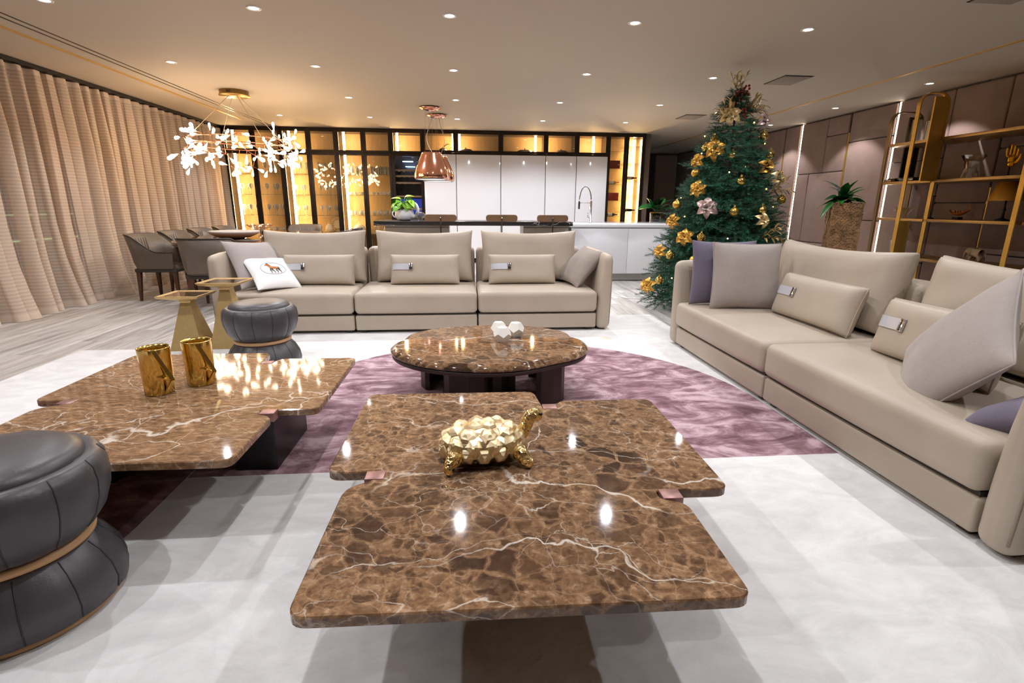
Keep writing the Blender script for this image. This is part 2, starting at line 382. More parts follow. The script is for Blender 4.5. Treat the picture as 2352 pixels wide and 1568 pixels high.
struct('wall_left', MB().box(-5.36, -5.22, YF, 2.9, 0, CEIL).box(-5.36, -5.22, 12.0, YB, 0, CEIL).box(-5.36, -5.22, 2.9, 12.0, 2.62, CEIL), wall_m)
struct('wall_front', MB().box(X0-0.3, X1+0.3, YF-0.1, YF, 0, CEIL), mat('wall_beige', srgb(170, 158, 144), 0.8))
struct('wall_back', MB().box(-5.3, 3.97, 12.42, 12.56, 0, CEIL).box(3.99, 4.12, 11.84, 12.56, 0, CEIL), wall_m)
struct('wall_end', MB().box(3.97, 4.55, YB-0.02, YB+0.1, 0, CEIL).box(5.1, X1, YB-0.02, YB+0.1, 0, CEIL).box(4.55, 5.1, YB-0.02, YB+0.1, 2.2, CEIL), wall_m)
dp = thing('door_1', None, None); dp['kind'] = 'structure'; dp['label'] = 'pale lit glass door at the end of the passage'
MB().box(4.58, 5.07, YB, YB+0.03, 0.03, 2.17).obj('door_glass', emit('door_glow', (0.72, 0.86, 0.86), 0.9), dp)
MB().box(4.55, 4.58, YB-0.03, YB+0.04, 0, 2.2).box(5.07, 5.1, YB-0.03, YB+0.04, 0, 2.2).box(4.55, 5.1, YB-0.03, YB+0.04, 2.17, 2.2).obj('door_frame', frame_m, dp)
# passage wall return with a dark recess, right of the cabinets
struct('wall_passage', MB().box(4.9, 5.45, 13.6, 13.75, 0, 2.5), wall_m)
# upholstered wall panels: (y0, y1, z0, z1)
PAN = [(5.0, 6.1, 0, .7), (5.0, 6.1, .7, 1.95), (5.0, 6.1, 1.95, 2.76), (6.1, 6.85, 0, 1.32), (6.1, 6.85, 1.32, 2.76), (6.85, 7.74, 0, .5), (6.85, 7.3, .5, 1.9), (7.3, 7.74, .5, 1.9), (6.85, 7.74, 1.9, 2.76),
       (7.80, 8.73, 0, 1.05), (7.80, 8.73, 1.05, 2.30), (7.80, 8.73, 2.30, 2.76), (8.77, 9.30, 2.46, 2.76), (8.77, 9.30, 1.85, 2.46), (9.30, 10.03, 1.85, 2.76), (9.66, 10.03, .62, 1.85), (8.77, 9.66, .62, 1.85), (8.77, 10.03, 0, .62),
       (10.09, 10.55, 0, 2.76), (10.58, 11.5, 1.9, 2.76), (10.58, 11.5, .9, 1.9), (10.58, 11.5, 0, .9), (11.5, 12.6, 1.2, 2.76), (11.5, 12.6, 0, 1.2), (12.6, 14.2, 0, 1.5), (12.6, 14.2, 1.5, 2.76), (14.2, 16.1, 0, 2.76),
       (2.4, 5.0, 0, 1.4), (2.4, 5.0, 1.4, 2.76), (-.2, 2.4, 0, 2.76), (-2.5, -.2, 0, 2.76)]
for (a, b_, c, d) in PAN:
    MB().rbox(6.425, 6.484, a+0.004, b_-0.004, c+0.004, d-0.004, 0.022, 3, 2).obj('panel', panel_m, wall_r)
for k, (y, z0, z1) in enumerate(((8.75, .0, 2.46), (10.565, 0, 2.3), (6.10, .3, 1.5))):
    struct('trim_%d' % (k+1), MB().box(6.435, 6.462, y-0.018, y+0.018, z0, z1), brass, wall_r, 'vertical brass strip')
for k, y in enumerate((7.77, 10.06)):
    t = thing('led_strip', 'vertical white light strip set in the panelled wall, ' + ('partly behind the brass shelves' if k == 0 else 'full height, right of the Christmas tree'), 'light strip', (6.46, y, 0), group='vertical light strips in the wall')
    MB().box(-0.012, 0.0, -0.011, 0.011, 0.02, CEIL-0.02).obj('diffuser', led_white, t)
    MB().box(-0.008, 0.01, -0.02, -0.011, 0.02, CEIL-0.02).box(-0.008, 0.01, 0.011, 0.02, 0.02, CEIL-0.02).obj('channel', brass, t)

# ceiling inlays, slots, access panels
struct('trim_4', MB().box(-4.15, -4.10, YF, 10.95, CEIL-0.006, CEIL+0.01), inlay, None, 'brass ceiling inlay parallel to the curtains')
struct('trim_5', MB().box(5.22, 5.27, YF, 15.0, CEIL-0.006, CEIL+0.01), inlay, None, 'brass ceiling inlay along the panelled wall')
sl = thing('air_slot', 'pair of long black air slots in the ceiling beside the curtains', 'air vent', (-3.87, 4, CEIL))
for dx in (-0.045, 0.045):
    MB().box(dx-0.011, dx+0.011, -6.5, 7.46, -0.002, 0.02).obj('slot', black, sl)
for k, (x, y, lb) in enumerate(((4.05, 6.76, 'middle flush square ceiling hatch, between the tree top and the brass inlay'), (4.02, 9.57, 'farthest flush square ceiling hatch, behind the tree top'), (4.05, 3.95, 'nearest flush square ceiling hatch at the top edge of the photo'))):
    t = thing('ceiling_hatch', lb, 'hatch', (x, y, CEIL), group='flush ceiling hatches')
    MB().rbox(-0.17, 0.17, -0.225, 0.225, -0.012, 0.004, 0.003, 1, 1).obj('cover', mat('hatch_paint', srgb(150, 136, 122), 0.8), t)
    MB().box(-0.185, 0.185, -0.24, -0.228, -0.004, 0.004).box(-0.185, 0.185, 0.228, 0.24, -0.004, 0.004).box(-0.185, -0.173, -0.24, 0.24, -0.004, 0.004).box(0.173, 0.185, -0.24, 0.24, -0.004, 0.004).obj('shadow_gap', black, t)

# ------------------------------------------------------------------ downlights
ring_me = MB().lathe([(0.040, 0.0), (0.040, -0.004), (0.058, -0.005), (0.060, 0.0)], 28, cap0=False, cap1=False).mesh('trim_ring', mat('downlight_ring', srgb(235, 230, 222), 0.4))
face_me = MB().lathe([(0.041, 0.0), (0.041, -0.002)], 24).mesh('lens', spot_face)
def spot_data(name, w, size, blend, col):
    d = bpy.data.lights.new(name, 'SPOT'); d.energy = w; d.spot_size = R(size); d.spot_blend = blend; d.shadow_soft_size = 0.022; d.color = col; return d
SPOT = spot_data('downlight_lamp', SPOT_W, 136, 0.55, COOL); SPOT_WALL = spot_data('wall_downlight_lamp', SPOT_W*0.85, 104, 0.3, COOL)
SPOTS = {y: spot_data('downlight_lamp', SPOT_W*k, 140, 0.5, COOL) for y, k in ((1.33, .85), (3.13, .85), (4.93, .9), (6.76, 1.1), (8.56, 1.3), (10.35, 1.45))}
XS = (-3.24, -1.665, -0.09, 1.5, 3.08)
ROWS = [(4.93, 'nearest visible row'), (6.76, 'second visible row'), (8.56, 'third visible row'), (10.35, 'row nearest the kitchen cabinets'), (3.13, 'row just out of view above'), (1.33, 'row above the front marble table')]
for y, rn in ROWS:
    for i, x in enumerate(XS):
        if y == 8.56 and i == 0: continue          # the chandelier hangs there instead
        t = thing('downlight', 'round recessed downlight, %s from the curtains in the %s' % (ORD[i if y != 8.56 else i-1], rn), 'downlight', (x, y, CEIL), group='recessed ceiling downlights')
        link('trim_ring', ring_me, t); link('lens', face_me, t); link('lamp', SPOTS[y], t, (0, 0, -0.03))
for k, (y, nm) in enumerate(((6.72, 'nearest to the brass loop'), (8.46, 'middle one'), (10.28, 'farthest, beside the tree'), (4.9, 'just out of view'), (3.1, 'far out of view'))):
    t = thing('downlight', 'round recessed downlight in the strip by the panelled wall, ' + nm, 'downlight', (5.92, y, CEIL), group='recessed wall-side downlights')
    link('trim_ring', ring_me, t); link('lens', face_me, t); link('lamp', SPOT_WALL, t, (0, 0, -0.03))

# ------------------------------------------------------------------ windows, curtain, terrace
glass_win = clear('window_glass', (0.72, 0.74, 0.76), (1, 1, 1), 0.01, 0.10, 0.8, 3.0)
for k in range(4):
    y0 = 2.9 + 2.275*k; y1 = y0 + 2.275
    w = thing('window_%d' % (k+1), None, None); w['kind'] = 'structure'; w['label'] = 'dark floor-to-ceiling window behind the sheer curtain'
    MB().box(-5.30, -5.285, y0+0.05, y1-0.05, 0.06, 2.58).obj('pane', glass_win, w)
    MB().box(-5.33, -5.25, y0, y0+0.05, 0, 2.62).box(-5.33, -5.25, y1-0.05, y1, 0, 2.62).box(-5.33, -5.25, y0+0.05, y1-0.05, 0, 0.06).box(-5.33, -5.25, y0+0.05, y1-0.05, 2.58, 2.62).obj('frame', frame_m, w)
struct('terrace_floor', MB().box(-9.6, -5.36, 0, 16, -0.15, -0.02), mat('terrace_stone', srgb(90, 88, 86), 0.7))
struct('wall_terrace', MB().box(-8.6, -8.4, 0, 17, -0.1, 1.0), mat('terrace_wall', srgb(70, 68, 66), 0.8))
gl = emit('green_led', (0.62, 0.9, 0.38), 2.2)
for k, (z, y0, y1) in enumerate(((1.03, 7.0, 12.8), (0.55, 8.6, 12.9))):
    tag(MB().box(-8.40, -8.37, y0, y1, z-0.03, z).obj('garden_light', gl), ('upper' if k == 0 else 'lower') + ' pale green light line outside, seen through the sheer curtain', 'garden light', 'green garden light lines')
def curtain_mat():
    m = bpy.data.materials.new('sheer_curtain'); m.use_nodes = True; nt = m.node_tree; b = nt.nodes['Principled BSDF']; out = nt.nodes['Material Output']
    t = nd(nt, 'ShaderNodeTexCoord'); sp = nd(nt, 'ShaderNodeSeparateXYZ'); L(nt, t.outputs['Object'], sp.inputs[0])
    s = math_(nt, 'SINE', math_(nt, 'MULTIPLY', sp.outputs[2], 2*math.pi/0.038))
    rib = ramp(nt, math_(nt, 'ADD', math_(nt, 'MULTIPLY', s, 0.5), 0.5), [(0.35, (0, 0, 0)), (0.65, (1, 1, 1))])
    b.inputs['Base Color'].default_value = srgb(244, 226, 208); b.inputs['Roughness'].default_value = 0.9; b.inputs['Specular IOR Level'].default_value = 0.1
    tl = nd(nt, 'ShaderNodeBsdfTranslucent'); tl.inputs[0].default_value = srgb(236, 214, 194); m1 = nd(nt, 'ShaderNodeMixShader'); m1.inputs[0].default_value = 0.3
    L(nt, b.outputs[0], m1.inputs[1]); L(nt, tl.outputs[0], m1.inputs[2])
    tr = nd(nt, 'ShaderNodeBsdfTransparent'); mx = nd(nt, 'ShaderNodeMixShader')
    # hem and heading are doubled cloth; the field between is sheer with woven ribs
    lo = ramp(nt, math_(nt, 'DIVIDE', sp.outputs[2], 2.8), [(0.0, (1, 1, 1)), (0.028, (1, 1, 1)), (0.032, (0, 0, 0)), (0.945, (0, 0, 0)), (0.95, (1, 1, 1))], 'LINEAR')
    op = math_(nt, 'ADD', math_(nt, 'MULTIPLY', rib, 0.16), 0.64); op = math_(nt, 'MAXIMUM', op, math_(nt, 'MULTIPLY', lo, 0.95))
    L(nt, op, mx.inputs[0]); L(nt, tr.outputs[0], mx.inputs[1]); L(nt, m1.outputs[0], mx.inputs[2]); L(nt, mx.outputs[0], out.inputs[0])
    return m
ct = thing('sheer_curtain', 'long beige sheer curtain with woven ribs, hanging in deep folds over the windows', 'curtain', (0, 0, 0))
rows = []; NY = 1500; zs = [0.004, 0.03, 0.08, 0.16, 0.3, 0.6, 1.0, 1.5, 2.0, 2.4, 2.58, 2.66, 2.72]
rnd = random.Random(3); ph = []; yy = 2.7; phase = 0.0
foldw = [rnd.uniform(0.16, 0.27) for _ in range(80)]; cum = [2.7]
for w in foldw: cum.append(cum[-1]+w)
def fold(y):
    i = max(0, min(len(foldw)-1, next((k for k in range(len(foldw)) if cum[k+1] > y), len(foldw)-1))); u = (y-cum[i])/foldw[i]
    return i, u
for z in zs:
    row = []
    for j in range(NY):
        y = 2.72 + (11.74-2.72)*j/(NY-1); i, u = fold(y); s = math.sin(2*math.pi*u); amp = 0.072 + 0.022*math.sin(i*2.3)
        tight = 0.55 + 0.45*min(1, (2.72-z)/0.8)
        flare = max(0, (0.9-z)/0.9)**1.6
        x = -4.92 + amp*tight*(s + 0.25*math.sin(4*math.pi*u+i)) + flare*(0.05 + 0.07*s + 0.05*math.sin(i*1.7))
        dy = -(0.030 + 0.012*math.sin(i*1.3))*tight*math.sin(4*math.pi*u) + (1-z/2.72)*0.05*math.sin(i*3.1)
        row.append((x, min(y+dy, 11.77), z))
    rows.append(row)
MB().grid(rows).obj('fabric', curtain_mat(), ct)
MB().box(-4.97, -4.87, 2.6, 11.78, 2.735, 2.775).obj('track', black, ct)
# ------------------------------------------------------------------ kitchen and display cabinets along the back wall
oak = mat('warm_oak_back', srgb(196, 160, 108), 0.55, var=(2.5, 0.12), scale3=(14, 1, 1.2))
def glassware_mat():
    m = bpy.data.materials.new('shelf_glassware'); m.use_nodes = True; nt = m.node_tree; nt.nodes.clear(); out = nd(nt, 'ShaderNodeOutputMaterial')
    tr = nd(nt, 'ShaderNodeBsdfTransparent'); df = nd(nt, 'ShaderNodeBsdfDiffuse'); tl = nd(nt, 'ShaderNodeBsdfTranslucent'); gl_ = nd(nt, 'ShaderNodeBsdfGlossy')
    for s in (df, tl): s.inputs[0].default_value = (.95, .95, .93, 1)
    gl_.inputs['Roughness'].default_value = .1; a = nd(nt, 'ShaderNodeMixShader'); a.inputs[0].default_value = .5; L(nt, df.outputs[0], a.inputs[1]); L(nt, tl.outputs[0], a.inputs[2])
    b = nd(nt, 'ShaderNodeMixShader'); b.inputs[0].default_value = .3; L(nt, a.outputs[0], b.inputs[1]); L(nt, gl_.outputs[0], b.inputs[2])
    lw = nd(nt, 'ShaderNodeLayerWeight', i_Blend=.5); c = nd(nt, 'ShaderNodeMixShader'); L(nt, math_(nt, 'ADD', math_(nt, 'MULTIPLY', lw.outputs['Facing'], .65), .22), c.inputs[0]); L(nt, tr.outputs[0], c.inputs[1]); L(nt, b.outputs[0], c.inputs[2]); L(nt, c.outputs[0], out.inputs[0]); return m
lit_glass = glassware_mat()
shelf_glass = clear('shelf_plate_glass', (0.86, 0.92, 0.86), (1, 1, 1), 0.02, 0.06, 0.9, 2.0)
BX = [-4.86, -4.29, -3.735, -3.18, -2.62, -2.065, -1.50, -0.835, -0.145, 0.815, 1.79, 2.47, 3.16, 3.57, 3.97]
YC, YK, ZS, ZT = 11.80, 12.38, 2.295, 2.745
def framed_door(t, x0, x1, z0, z1, bar=0.05, pane=pane_m, name='door'):
    x0 += 0.0025; x1 -= 0.0025
    d = MB().box(x0, x0+bar, YC, YC+0.028, z0, z1).box(x1-bar, x1, YC, YC+0.028, z0, z1).box(x0+bar, x1-bar, YC, YC+0.028, z0, z0+bar*0.9).box(x0+bar, x1-bar, YC, YC+0.028, z1-bar*0.9, z1).obj(name, frame_m, t)
    MB().box(x0+bar, x1-bar, YC+0.010, YC+0.016, z0+bar*0.9, z1-bar*0.9).obj('pane', pane, d)
    return d
def carcass(t, x0, x1, z0=0.0, z1=ZT, back=oak, wood=frame_m, splits=()):
    c = MB().box(x0, x0+0.012, YC+0.03, YK, z0, z1).box(x1-0.012, x1, YC+0.03, YK, z0, z1).box(x0+0.012, x1-0.012, YC+0.03, YK, z0, z0+0.06).box(x0+0.012, x1-0.012, YC+0.03, YK, z1-0.02, z1)
    for s in splits: c.box(x0+0.012, x1-0.012, YC+0.03, YK, s-0.012, s+0.012)
    c.obj('carcass', wood, t)
    MB().box(x0+0.012, x1-0.012, YK-0.02, YK, z0+0.06, z1-0.02).obj('back_panel', back, t)
def led(t, x, z0, z1, y=11.97):
    MB().box(x-0.021, x+0.021, y-0.012, y+0.012, z0, z1).obj('light_strip', led_warm, t)
names = ['tall glass-door display cabinet next to the curtain, stocked with wine glasses', 'second tall glass-door display cabinet from the curtain, stocked with flutes', 'third tall glass-door display cabinet from the curtain, stocked with tumblers']
SH = (1.87, 1.445, 1.017)
for k in range(3):
    x0, xm, x1 = BX[2*k], BX[2*k+1], BX[2*k+2]; t = thing('display_cabinet', names[k], 'cabinet', group='tall display cabinets')
    carcass(t, x0, x1, splits=(ZS,))
    for a, b_ in ((x0, xm), (xm, x1)):
        framed_door(t, a, b_, 0.08, ZS-0.004); framed_door(t, a, b_, ZS+0.004, ZT)
    MB().box(xm-0.012, xm+0.012, YC+0.03, YC+0.06, 0.06, ZT-0.02).obj('centre_post', frame_m, t)
    for z in SH: MB().box(x0+0.014, x1-0.014, 11.9, YK-0.022, z-0.010, z).obj('shelf', shelf_glass, t)
    MB().box(x0+0.014, x1-0.014, 11.9, YK-0.022, 0.62, 0.66).obj('shelf', oak, t)
    led(t, x0+0.13, 0.68, ZS-0.02); led(t, x0+0.13, ZS+0.02, ZT-0.03)
for k in range(6):
    hx = BX[k+1]-0.012 if k % 2 == 0 else BX[k]+0.012
# wine cooler unit
t = thing('wine_cooler', 'black built-in wine cooler with wooden racks and a blue glow', 'wine cooler')
carcass(t, BX[6], BX[7], splits=(ZS,), back=mat('cooler_back', srgb(14, 14, 20), 0.4)); framed_door(t, BX[6], BX[7], 0.1, ZS-0.004, 0.06, clear('cooler_glass', (0.8, 0.8, 0.85), (1, 1, 1), 0.01, 0.06, 0.7, 3.0))
framed_door(t, BX[6], BX[7], ZS+0.004, ZT); led(t, BX[6]+0.12, ZS+0.02, ZT-0.03)
MB().box(BX[6]+0.02, BX[7]-0.02, YK-0.04, YK-0.022, ZS+0.02, ZT-0.03).obj('upper_back', oak, t)
rack_m = mat('beech_rack', srgb(206, 168, 112), 0.5)
for z in (1.96, 1.84, 1.70, 1.42, 1.16, 0.9):
    mb = MB().box(BX[6]+0.05, BX[7]-0.05, 11.88, 11.905, z-0.015, z+0.02)
    for j in range(5): mb.box(BX[6]+0.08+j*0.11, BX[6]+0.11+j*0.11, 11.905, 12.3, z-0.01, z+0.006)
    mb.obj('rack', rack_m, t)
MB().box(BX[6]+0.08, BX[7]-0.08, 12.30, 12.335, 1.0, 1.38).obj('blue_light', emit('cooler_blue', (0.04, 0.10, 0.7), 0.5), t)
MB().box(BX[6]+0.2, BX[6]+0.42, 12.1, 12.14, 2.15, 2.162).box(BX[6]+0.25, BX[6]+0.45, 12.2, 12.24, 2.05, 2.06).obj('cooler_lamp', emit('cooler_white', (0.45, 0.75, 1.0), 40.0), t)
for j, z in enumerate((1.99, 1.87, 1.73)):
    pass
# white tall units
alum = mat('alu_profile', srgb(188, 188, 194), 0.3, 0.6)
wl = ['beside the wine cooler', 'second from the wine cooler', 'third from the wine cooler', 'fourth from the wine cooler', 'beside the amber bottle tower']
ledx = {3: BX[10]+0.035, 0: BX[8]-0.06, 1: BX[8]+0.08, 2: BX[10]-0.20, 4: BX[12]-0.28}
for k in range(5):
    x0, x1 = BX[7+k], BX[8+k]; t = thing('kitchen_unit', 'tall glossy white kitchen unit under a glass-fronted top cabinet, ' + wl[k], 'cabinet', group='tall white kitchen units')
    carcass(t, x0, x1, splits=(ZS,))
    MB().rbox(x0+0.008, x1-0.008, YC-0.004, YC+0.03, 0.1, ZS-0.006, 0.003, 1, 1).obj('door', white_gloss, t)
    MB().box(x1-0.008, x1, YC+0.004, YC+0.03, 0.1, ZS-0.006).obj('edge_profile', alum, t)
    framed_door(t, x0, x1, ZS+0.03, ZT)
    MB().box(x0, x1, YC, YC+0.028, ZS-0.006, ZS+0.028).obj('top_rail', frame_m, t)
    if k in ledx: led(t, ledx[k], ZS+0.05, ZT-0.04, 12.02)
# bottle tower
t = thing('bottle_tower', 'slim glass-door bottle tower at the right end of the cabinets', 'cabinet')
carcass(t, BX[12], BX[14]); framed_door(t, BX[12], BX[13], 0.08, ZT); framed_door(t, BX[13], BX[14], 0.08, ZT); led(t, BX[14]-0.11, 0.3, ZT-0.05, 12.22)
TZ = (2.42, 2.06, 1.72, 1.37, 1.02, 0.72)
for z in TZ:
    MB().box(BX[12]+0.014, BX[13]-0.03, 11.9, YK-0.022, z-0.01, z).obj('shelf', shelf_glass, t); MB().box(BX[13]-0.02, BX[14]-0.014, 11.9, YK-0.022, z+0.09, z+0.10).obj('shelf', shelf_glass, t)
struct('trim_6', MB().box(-4.9, 3.98, 11.80, 12.42, ZT, CEIL), frame_m, None, 'dark cornice above the cabinets')
MB().box(3.972, 3.99, 11.8, 12.42, 0, CEIL).obj('side_panel', frame_m, t)

# glassware
GP = {'goblet': [(.034, 0), (.034, .003), (.005, .008), (.0045, .095), (.012, .105), (.034, .13), (.044, .165), (.042, .20), (.035, .225), (.033, .225), (.040, .2), (.042, .165), (.032, .132), (.008, .108)],
      'wine': [(.03, 0), (.03, .003), (.0045, .008), (.004, .09), (.010, .1), (.028, .125), (.034, .16), (.031, .2), (.029, .2), (.032, .16), (.026, .127), (.006, .103)],
      'flute': [(.027, 0), (.027, .003), (.004, .008), (.004, .075), (.010, .09), (.022, .13), (.026, .18), (.023, .235), (.021, .235), (.024, .18), (.02, .132), (.006, .093)],
      'highball': [(.030, 0), (.033, .165), (.031, .165), (.028, .01)], 'tumbler': [(.033, 0), (.037, .1), (.035, .1), (.031, .012)],
      'cup': [(.02, 0), (.022, .006), (.045, .05), (.047, .062), (.045, .062), (.04, .05), (.018, .012)]}
GM = {k: MB().lathe(p, 14, cap0=True, cap1=False).mesh(k, lit_glass) for k, p in GP.items()}
GN = {'goblet': ('wine_glass', 'wide-bowled wine glass'), 'wine': ('wine_glass', 'slim wine glass'), 'flute': ('champagne_flute', 'champagne flute'), 'highball': ('highball_glass', 'highball glass'), 'tumbler': ('tumbler', 'short tumbler'), 'cup': ('glass_cup', 'small glass cup')}
SHN = ['top shelf', 'second shelf', 'third shelf', 'bottom shelf']
PLAN = {(0, 0): ('goblet', 4), (1, 0): ('goblet', 5), (2, 0): ('flute', 5), (3, 0): ('flute', 6), (4, 0): ('highball', 7), (5, 0): ('highball', 8),
        (0, 1): ('goblet', 4), (1, 1): ('goblet', 4), (2, 1): ('wine', 4), (3, 1): ('wine', 4), (4, 1): ('cup', 5), (5, 1): ('cup', 5),
        (0, 2): ('goblet', 5), (1, 2): ('goblet', 5), (2, 2): ('wine', 4), (3, 2): ('wine', 5), (4, 2): ('tumbler', 6), (5, 2): ('tumbler', 6), (0, 3): ('tumbler', 4), (1, 3): ('tumbler', 6)}
rg = random.Random(11)
for (d, s), (kind, n) in PLAN.items():
    z = SH[s] if s < 3 else 0.66; nm, lb = GN[kind]; xa, xb = BX[d]+0.075, BX[d+1]-0.075
    if d % 2 == 0 and s < 3: xa += 0.06
    for i in range(n):
        x = xa + (xb-xa)*(i+0.5)/n + rg.uniform(-.006, .006); y = 12.02 + (i % 2)*0.13 + rg.uniform(-.015, .015)
        o = link(nm, GM[kind], None, (x, y, z+0.0005)); tag(o, '%s, %s from left, %s behind the %s glass door' % (lb, ORD[i], SHN[s], ORD[d]), 'glass', 'glassware in the display cabinets')
# serving pieces at the bottom of the display cabinets and in the top cabinets
cream = mat('cream_ceramic', srgb(232, 214, 180), 0.35, var=(30, 0.1)); amber = mat('amber_glass', srgb(196, 96, 22), 0.1, coat=0.5); steel = mat('steel', srgb(190, 186, 180), 0.2, 1.0)
def cloche(x, z, r, label, m=cream, y=12.05):
    t = thing('covered_dish', label, 'dish', (x, y, z), group='covered serving dishes')
    MB().lathe([(r*.5, 0), (r*1.08, .012), (r*1.1, .02), (r*.9, .022)], 22).obj('plate', m, t)
    MB().lathe([(r*.92, .022), (r*.9, .06), (r*.72, .12), (r*.4, .16), (r*.1, .172)], 22).obj('dome', m, t)
    MB().tube([(0.022*math.cos(a), 0, .19+.022*math.sin(a)) for a in [2*math.pi*i/10 for i in range(10)]], .006, 6, closed=True).obj('ring_handle', m, t)
cloche(-2.95, .66, .10, 'small cream domed dish with a ring handle, behind the fourth glass door'); cloche(-2.30, .66, .15, 'large cream domed dish with a ring handle, behind the fifth glass door'); cloche(-1.66, .66, .13, 'cream domed dish at the right edge of the sixth glass door')
pl = thing('pierced_plate', 'round pierced cream plate standing upright behind the fourth glass door', 'plate', (-2.79, 12.2, .66))
mb = MB(); mb.M = T(0, 0, .155, R(80), 0, 0); mb.lathe([(.001, 0), (.07, .004), (.10, .006), (.10, 0)], 28); mb.tube([(.15*math.cos(2*math.pi*i/28), .15*math.sin(2*math.pi*i/28), .012) for i in range(28)], .007, 6, closed=True)
for i in range(18):
    a = 2*math.pi*i/18; mb.tube([(.10*math.cos(a), .10*math.sin(a), .004), (.148*math.cos(a), .148*math.sin(a), .012)], .009, 5)
mb.obj('dish', cream, pl); MB().box(-.05, .05, -.03, .05, 0, .012).obj('stand', cream, pl)
bt = MB().lathe([(.036, 0), (.038, .01), (.038, .17), (.014, .22), (.013, .27), (.016, .272), (.016, .285)], 16).mesh('bottle', lit_glass)
for i, x in enumerate((-1.93, -1.84)): tag(link('bottle', bt, None, (x, 12.02+.06*i, .66)), 'clear bottle at the bottom of the sixth glass door, ' + ('left of the pair' if i == 0 else 'right of the pair'), 'bottle', 'clear bottles')
def casserole(x, z, w, label, m=steel):
    t = thing('casserole', label, 'pot', (x, 12.05, z), group='pots in the top cabinets')
    MB().lathe([(w*.45, 0), (w*.5, .02), (w*.5, .09), (w*.46, .09)], 20).obj('pot', m, t); MB().lathe([(w*.5, .092), (w*.36, .115), (.012, .125), (.012, .15), (.001, .152)], 20).obj('lid', m, t)
    MB().tube([(-w*.5, -.03, .07), (-w*.62, 0, .075), (-w*.5, .03, .07)], .007).tube([(w*.5, -.03, .07), (w*.62, 0, .075), (w*.5, .03, .07)], .007).obj('handles', m, t)
zt = ZS+.0125
casserole(.07, zt, .3, 'steel lidded pot at the left of the second top cabinet'); casserole(1.36, zt, .34, 'steel lidded pot in the wide third top cabinet'); casserole(2.16, zt, .3, 'dark lidded pot in the fourth top cabinet', mat('dark_pot', srgb(120, 96, 70), .35, .5))
kt = thing('kettle', 'round steel kettle with a looped handle in the first top cabinet', 'kettle', (-.42, 12.02, zt)); MB().lathe([(.07, 0), (.10, .03), (.10, .08), (.06, .12), (.012, .13), (.012, .15)], 18).obj('body', steel, kt); MB().tube([(.09, 0, .07), (.17, 0, .10), (.17, 0, .2), (.09, 0, .21), (.02, 0, .16)], .008).obj('handle', brass, kt)
tag(MB().lathe([(.06, 0), (.15, .02), (.16, .03), (.14, .03), (.05, .012)], 20).obj('tray_dish', steel, None, (.62, 12.0, zt)), 'shallow steel dish lying in the second top cabinet', 'dish')
for i in range(6): tag(MB().lathe([(.025, 0), (.03, .05), (.026, .05), (.02, .01)], 12).obj('brass_cup', brass, None, (-1.97+.055*i+(0.06 if i > 2 else 0), 12.0, ZS+.0125)), 'tiny brass cup, %s from left, above the sixth tall glass door' % ORD[i], 'cup', 'tiny brass cups')
# bottles, cartons lying in the tower
redb = mat('red_carton', srgb(150, 38, 22), .5, var=(8, .15)); dkb = mat('dark_wine_glass', srgb(20, 22, 14), .08, coat=.5); lab = mat('cream_label', srgb(225, 215, 190), .6)
def lying(x, z, label, m, lm):
    t = thing('bottle', label, 'bottle', (x, 12.0, z+.041), group='bottles lying in the tower')
    mb = MB(); mb.M = T(0, 0, 0, 0, R(90), 0); mb.lathe([(.03, -.13), (.038, -.125), (.038, .04), (.015, .09), (.014, .14), (.001, .142)], 16).obj('glass_body', m, t)
    mb = MB(); mb.M = T(0, 0, 0, 0, R(90), 0); mb.lathe([(.0388, -.09), (.0388, .01)], 16, cap0=False, cap1=False).obj('paper_label', lm, t)
gold_glass = mat('golden_liquor', srgb(214, 150, 50), .1, coat=.6)
lying(3.36, TZ[2]-0.0, 'golden bottle lying on the third shelf of the bottle tower', gold_glass, lab); lying(3.36, TZ[4]+.0, 'dark wine bottle with pale label lying in the bottle tower', dkb, lab)
lying(3.36, TZ[5]+.0, 'amber bottle with gold label lying low in the bottle tower', amber, gold_glass); lying(3.76, TZ[2]+.101, 'amber bottle lying on the lit right shelf of the bottle tower', amber, lab); lying(3.76, TZ[4]+.101, 'dark bottle lying across the lit right side of the tower', dkb, dkb)
for (x, z, lb, w) in ((3.36, TZ[1], 'red carton on the second shelf of the bottle tower', .26), (3.36, TZ[3], 'red carton on the fourth shelf of the bottle tower', .27)):
    t = thing('carton', lb, 'box', (x, 12.02, z), group='red cartons in the tower'); MB().rbox(-w/2, w/2, -.05, .05, 0, .17, .003, 1, 1).obj('box_body', redb, t); MB().box(-w/2-.001, -w/2+.03, -.051, .051, 0.001, .169).obj('gold_band', gold_glass, t)
# ------------------------------------------------------------------ island, bar, stools
grey_taupe = mat('taupe_lacquer', srgb(188, 178, 168), .35)
t = thing('kitchen_island', 'long glossy white kitchen island with white worktop, right of the black bar', 'kitchen island')
MB().box(1.78, 3.86, 8.742, 9.66, .13, .905).obj('body', white_gloss, t); MB().box(1.82, 3.84, 8.80, 9.6, .014, .13).obj('plinth', mat('plinth', srgb(176, 172, 168), .4), t)
for a, b_ in ((1.78, 2.752), (2.756, 3.86)): MB().rbox(a, b_, 8.72, 8.742, .135, .885, .002, 1, 1).obj('front_panel', white_gloss, t)
MB().rbox(1.74, 3.9, 8.69, 9.70, .905, .968, .02, 3, 1).obj('worktop', white_gloss, t)
MB().box(2.0, 2.5, 9.18, 9.55, .9681, .9695).obj('sink_rim', steel, t)
t = thing('bar_counter', 'black veined stone bar counter with taupe cabinets below, joining the white island', 'bar counter')
